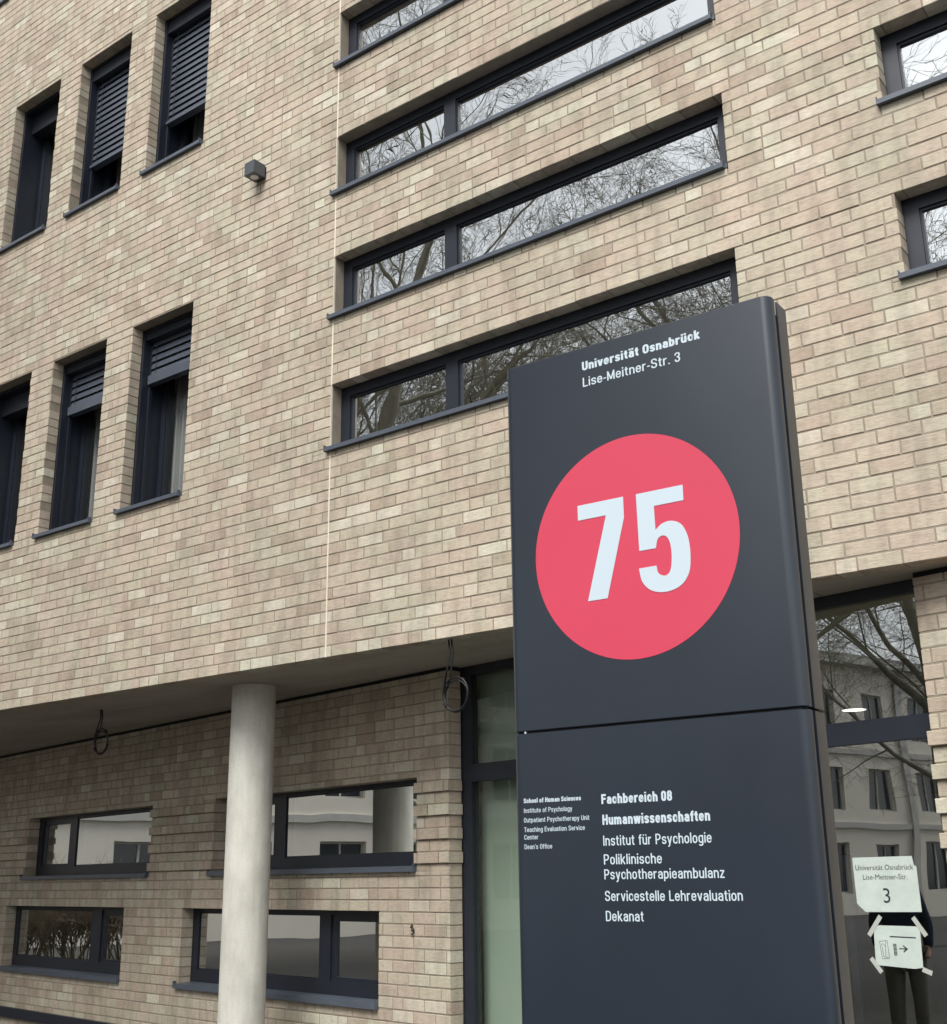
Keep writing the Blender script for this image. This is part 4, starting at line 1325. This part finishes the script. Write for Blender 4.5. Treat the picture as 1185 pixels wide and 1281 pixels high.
# ------------------------------------------------------------------ building across the way (seen in the panes)
OB = empty('rendered_building', (-33.0, -17.0, 0.0))
tag(OB, 'cream rendered three storey building with rows of dark windows across the way', 'building')
def opp(lenY, Hh):
    # local: X along the front (world -Y -> +), front faces +X world ; build with front in local XZ facing -Y then rotate
    holes = []
    nb = int(lenY / 3.2)
    for s in range(3):
        for b in range(nb):
            x = -lenY / 2 + 1.0 + b * 3.2
            holes.append((x, x + 1.5, 0.9 + 3.2 * s, 2.75 + 3.2 * s))
    xs = sorted({-lenY / 2, lenY / 2} | {v for h in holes for v in h[:2]}); zs = sorted({0.0, Hh} | {v for h in holes for v in h[2:]})
    mb = MB()
    def hole(x, z): return any(a < x < b and c < z < d for a, b, c, d in holes)
    for a, b in zip(xs[:-1], xs[1:]):
        for c, d in zip(zs[:-1], zs[1:]):
            if not hole((a + b) / 2, (c + d) / 2):
                mb.quad((a, 0, c), (b, 0, c), (b, 0, d), (a, 0, d))
    for a, b, c, d in holes:
        mb.quad((a, 0, c), (a, 0.25, c), (a, 0.25, d), (a, 0, d)); mb.quad((b, 0.25, c), (b, 0, c), (b, 0, d), (b, 0.25, d))
        mb.quad((a, 0.25, c), (a, 0, c), (b, 0, c), (b, 0.25, c)); mb.quad((a, 0, d), (a, 0.25, d), (b, 0.25, d), (b, 0, d))
    mb.box(-lenY / 2, lenY / 2, 0.26, 10, 0, Hh)
    return mb, holes
rot = Matrix.Rotation(radians(90), 4, 'Z')        # local -Y front turns to +X
mb, holes = opp(45.0, 10.2)
mb.build('wall', MAT['render'], OB, rot)
tm = MB()
for z in (3.45, 6.65): tm.box(-22.5, 22.5, -0.10, -0.002, z - 0.12, z + 0.12)
tm.box(-22.8, 22.8, -0.45, 10.3, 10.2, 10.45)
k = -22.5
while k < 22.6:
    tm.box(k - 0.2, k + 0.2, -0.14, -0.101, 0, 10.19); k += 6.4
tm.build('cornice', MAT['trim'], OB, rot)
rf = MB(); rf.prism([(-0.3, 10.46), (10.2, 10.46), (5.0, 12.0)], 'x', -22.6, 22.6); rf.build('roof', MAT['roof'], OB, rot, fix=True)
wf, wp = MB(), MB()
for (a, b, c, d) in [(-0.75, 0.75, 0.0, 1.85)]:
    wf.box(a, a + 0.07, 0.16, 0.22, c, d); wf.box(b - 0.07, b, 0.16, 0.22, c, d); wf.box(a + 0.07, b - 0.07, 0.16, 0.22, c, c + 0.07)
    wf.box(a + 0.07, b - 0.07, 0.16, 0.22, d - 0.07, d); wf.box(-0.03, 0.03, 0.165, 0.22, c + 0.07, d - 0.07)
    wp.box(a, b, 0.221, 0.24, c, d)
wfm, wpm = wf.mesh('window', [MAT['trim']]), wp.mesh('pane', [MAT['far_glass']])
for a, b, c, d in holes:
    w = link('window', wfm, OB, rot @ Matrix.Translation(((a + b) / 2, 0, c)))
    link('pane', wpm, w)

HORIZON_BLOCK = empty('rendered_building', (2.0, -30.0, 0.0)); HORIZON_BLOCK.rotation_euler = (0, 0, radians(90))  # unseen copy, added to keep horizon light off the recessed ground floor wall
tag(HORIZON_BLOCK, 'unseen cream building added behind the viewer to block low sky light', 'building')
for ch in list(OB.children):
    c_ = ch.copy(); COL.objects.link(c_); c_.parent = HORIZON_BLOCK
    for g_ in ch.children:
        d_ = g_.copy(); COL.objects.link(d_); d_.parent = c_

# ------------------------------------------------------------------ a person standing across the path (seen in the door glass)
PX = (-6.0, 1.9)
pe = empty('person', (PX[0], PX[1], 0.0)); pe.rotation_euler = (0, 0, radians(50))
tag(pe, 'person in a dark blue jacket and grey trousers standing on the path', 'person')
def skin_obj(name, joints, edges, mat, parent, sub=2, root=0):
    me = bpy.data.meshes.new(name); me.from_pydata([j[0] for j in joints], edges, []); me.materials.append(mat)
    o = link(name, me, parent)
    md = o.modifiers.new('skin', 'SKIN'); md.use_smooth_shade = True
    for i, j in enumerate(joints):
        r = j[1]; me.skin_vertices[0].data[i].radius = (r, r) if not isinstance(r, tuple) else r
    me.skin_vertices[0].data[root].use_root = True
    s = o.modifiers.new('subdivision', 'SUBSURF'); s.levels = sub; s.render_levels = sub
    return o
# facing +X locally
BJ = [((0, 0, 0.95), 0.13), ((0, 0, 1.15), 0.12), ((0, 0, 1.38), 0.13), ((0, 0, 1.50), 0.055), ((0.01, 0, 1.57), 0.075), ((0.015, 0, 1.68), 0.085), ((0.0, 0, 1.76), 0.05),
      ((0, 0.17, 1.40), 0.055), ((0.02, 0.22, 1.14), 0.042), ((0.10, 0.21, 0.90), 0.03), ((0.14, 0.20, 0.83), 0.03),
      ((0, -0.17, 1.40), 0.055), ((0.02, -0.22, 1.14), 0.042), ((0.10, -0.21, 0.90), 0.03), ((0.14, -0.20, 0.83), 0.03),
      ((0, 0.10, 0.88), 0.09), ((0.01, 0.11, 0.50), 0.06), ((0, 0.11, 0.10), 0.04), ((0.12, 0.12, 0.04), 0.035),
      ((0, -0.10, 0.88), 0.09), ((0.01, -0.11, 0.50), 0.06), ((0, -0.11, 0.10), 0.04), ((0.12, -0.12, 0.04), 0.035)]
BE = [(0, 1), (1, 2), (2, 3), (3, 4), (4, 5), (5, 6), (2, 7), (7, 8), (8, 9), (9, 10), (2, 11), (11, 12), (12, 13), (13, 14),
      (0, 15), (15, 16), (16, 17), (17, 18), (0, 19), (19, 20), (20, 21), (21, 22)]
skin_obj('body', BJ, BE, MAT['skin'], pe)
skin_obj('jacket', [((0, 0, 0.76), 0.20), ((0, 0, 1.12), 0.165), ((0, 0, 1.36), 0.165), ((0, 0, 1.49), 0.08), ((0, 0.18, 1.40), 0.078), ((0.02, 0.235, 1.14), 0.063), ((0.09, 0.22, 0.92), 0.05),
                    ((0, -0.18, 1.40), 0.078), ((0.02, -0.235, 1.14), 0.063), ((0.09, -0.22, 0.92), 0.05)],
         [(0, 1), (1, 2), (2, 3), (2, 4), (4, 5), (5, 6), (2, 7), (7, 8), (8, 9)], MAT['navy_cloth'], pe)
skin_obj('trousers', [((0, 0, 0.93), 0.155), ((0, 0.10, 0.84), 0.115), ((0.01, 0.11, 0.50), 0.082), ((0, 0.11, 0.12), 0.066),
                      ((0, -0.10, 0.84), 0.115), ((0.01, -0.11, 0.50), 0.082), ((0, -0.11, 0.12), 0.066)],
         [(0, 1), (1, 2), (2, 3), (0, 4), (4, 5), (5, 6)], MAT['grey_cloth'], pe)
for s in (1, -1):
    skin_obj('shoe', [((-0.04, 0.115 * s, 0.05), 0.05), ((0.08, 0.12 * s, 0.045), 0.048), ((0.17, 0.125 * s, 0.035), 0.035)], [(0, 1), (1, 2)], MAT['leather'], pe)
skin_obj('hair', [((-0.03, 0, 1.66), 0.085), ((-0.01, 0, 1.74), 0.088)], [(0, 1)], MAT['leather'], pe)
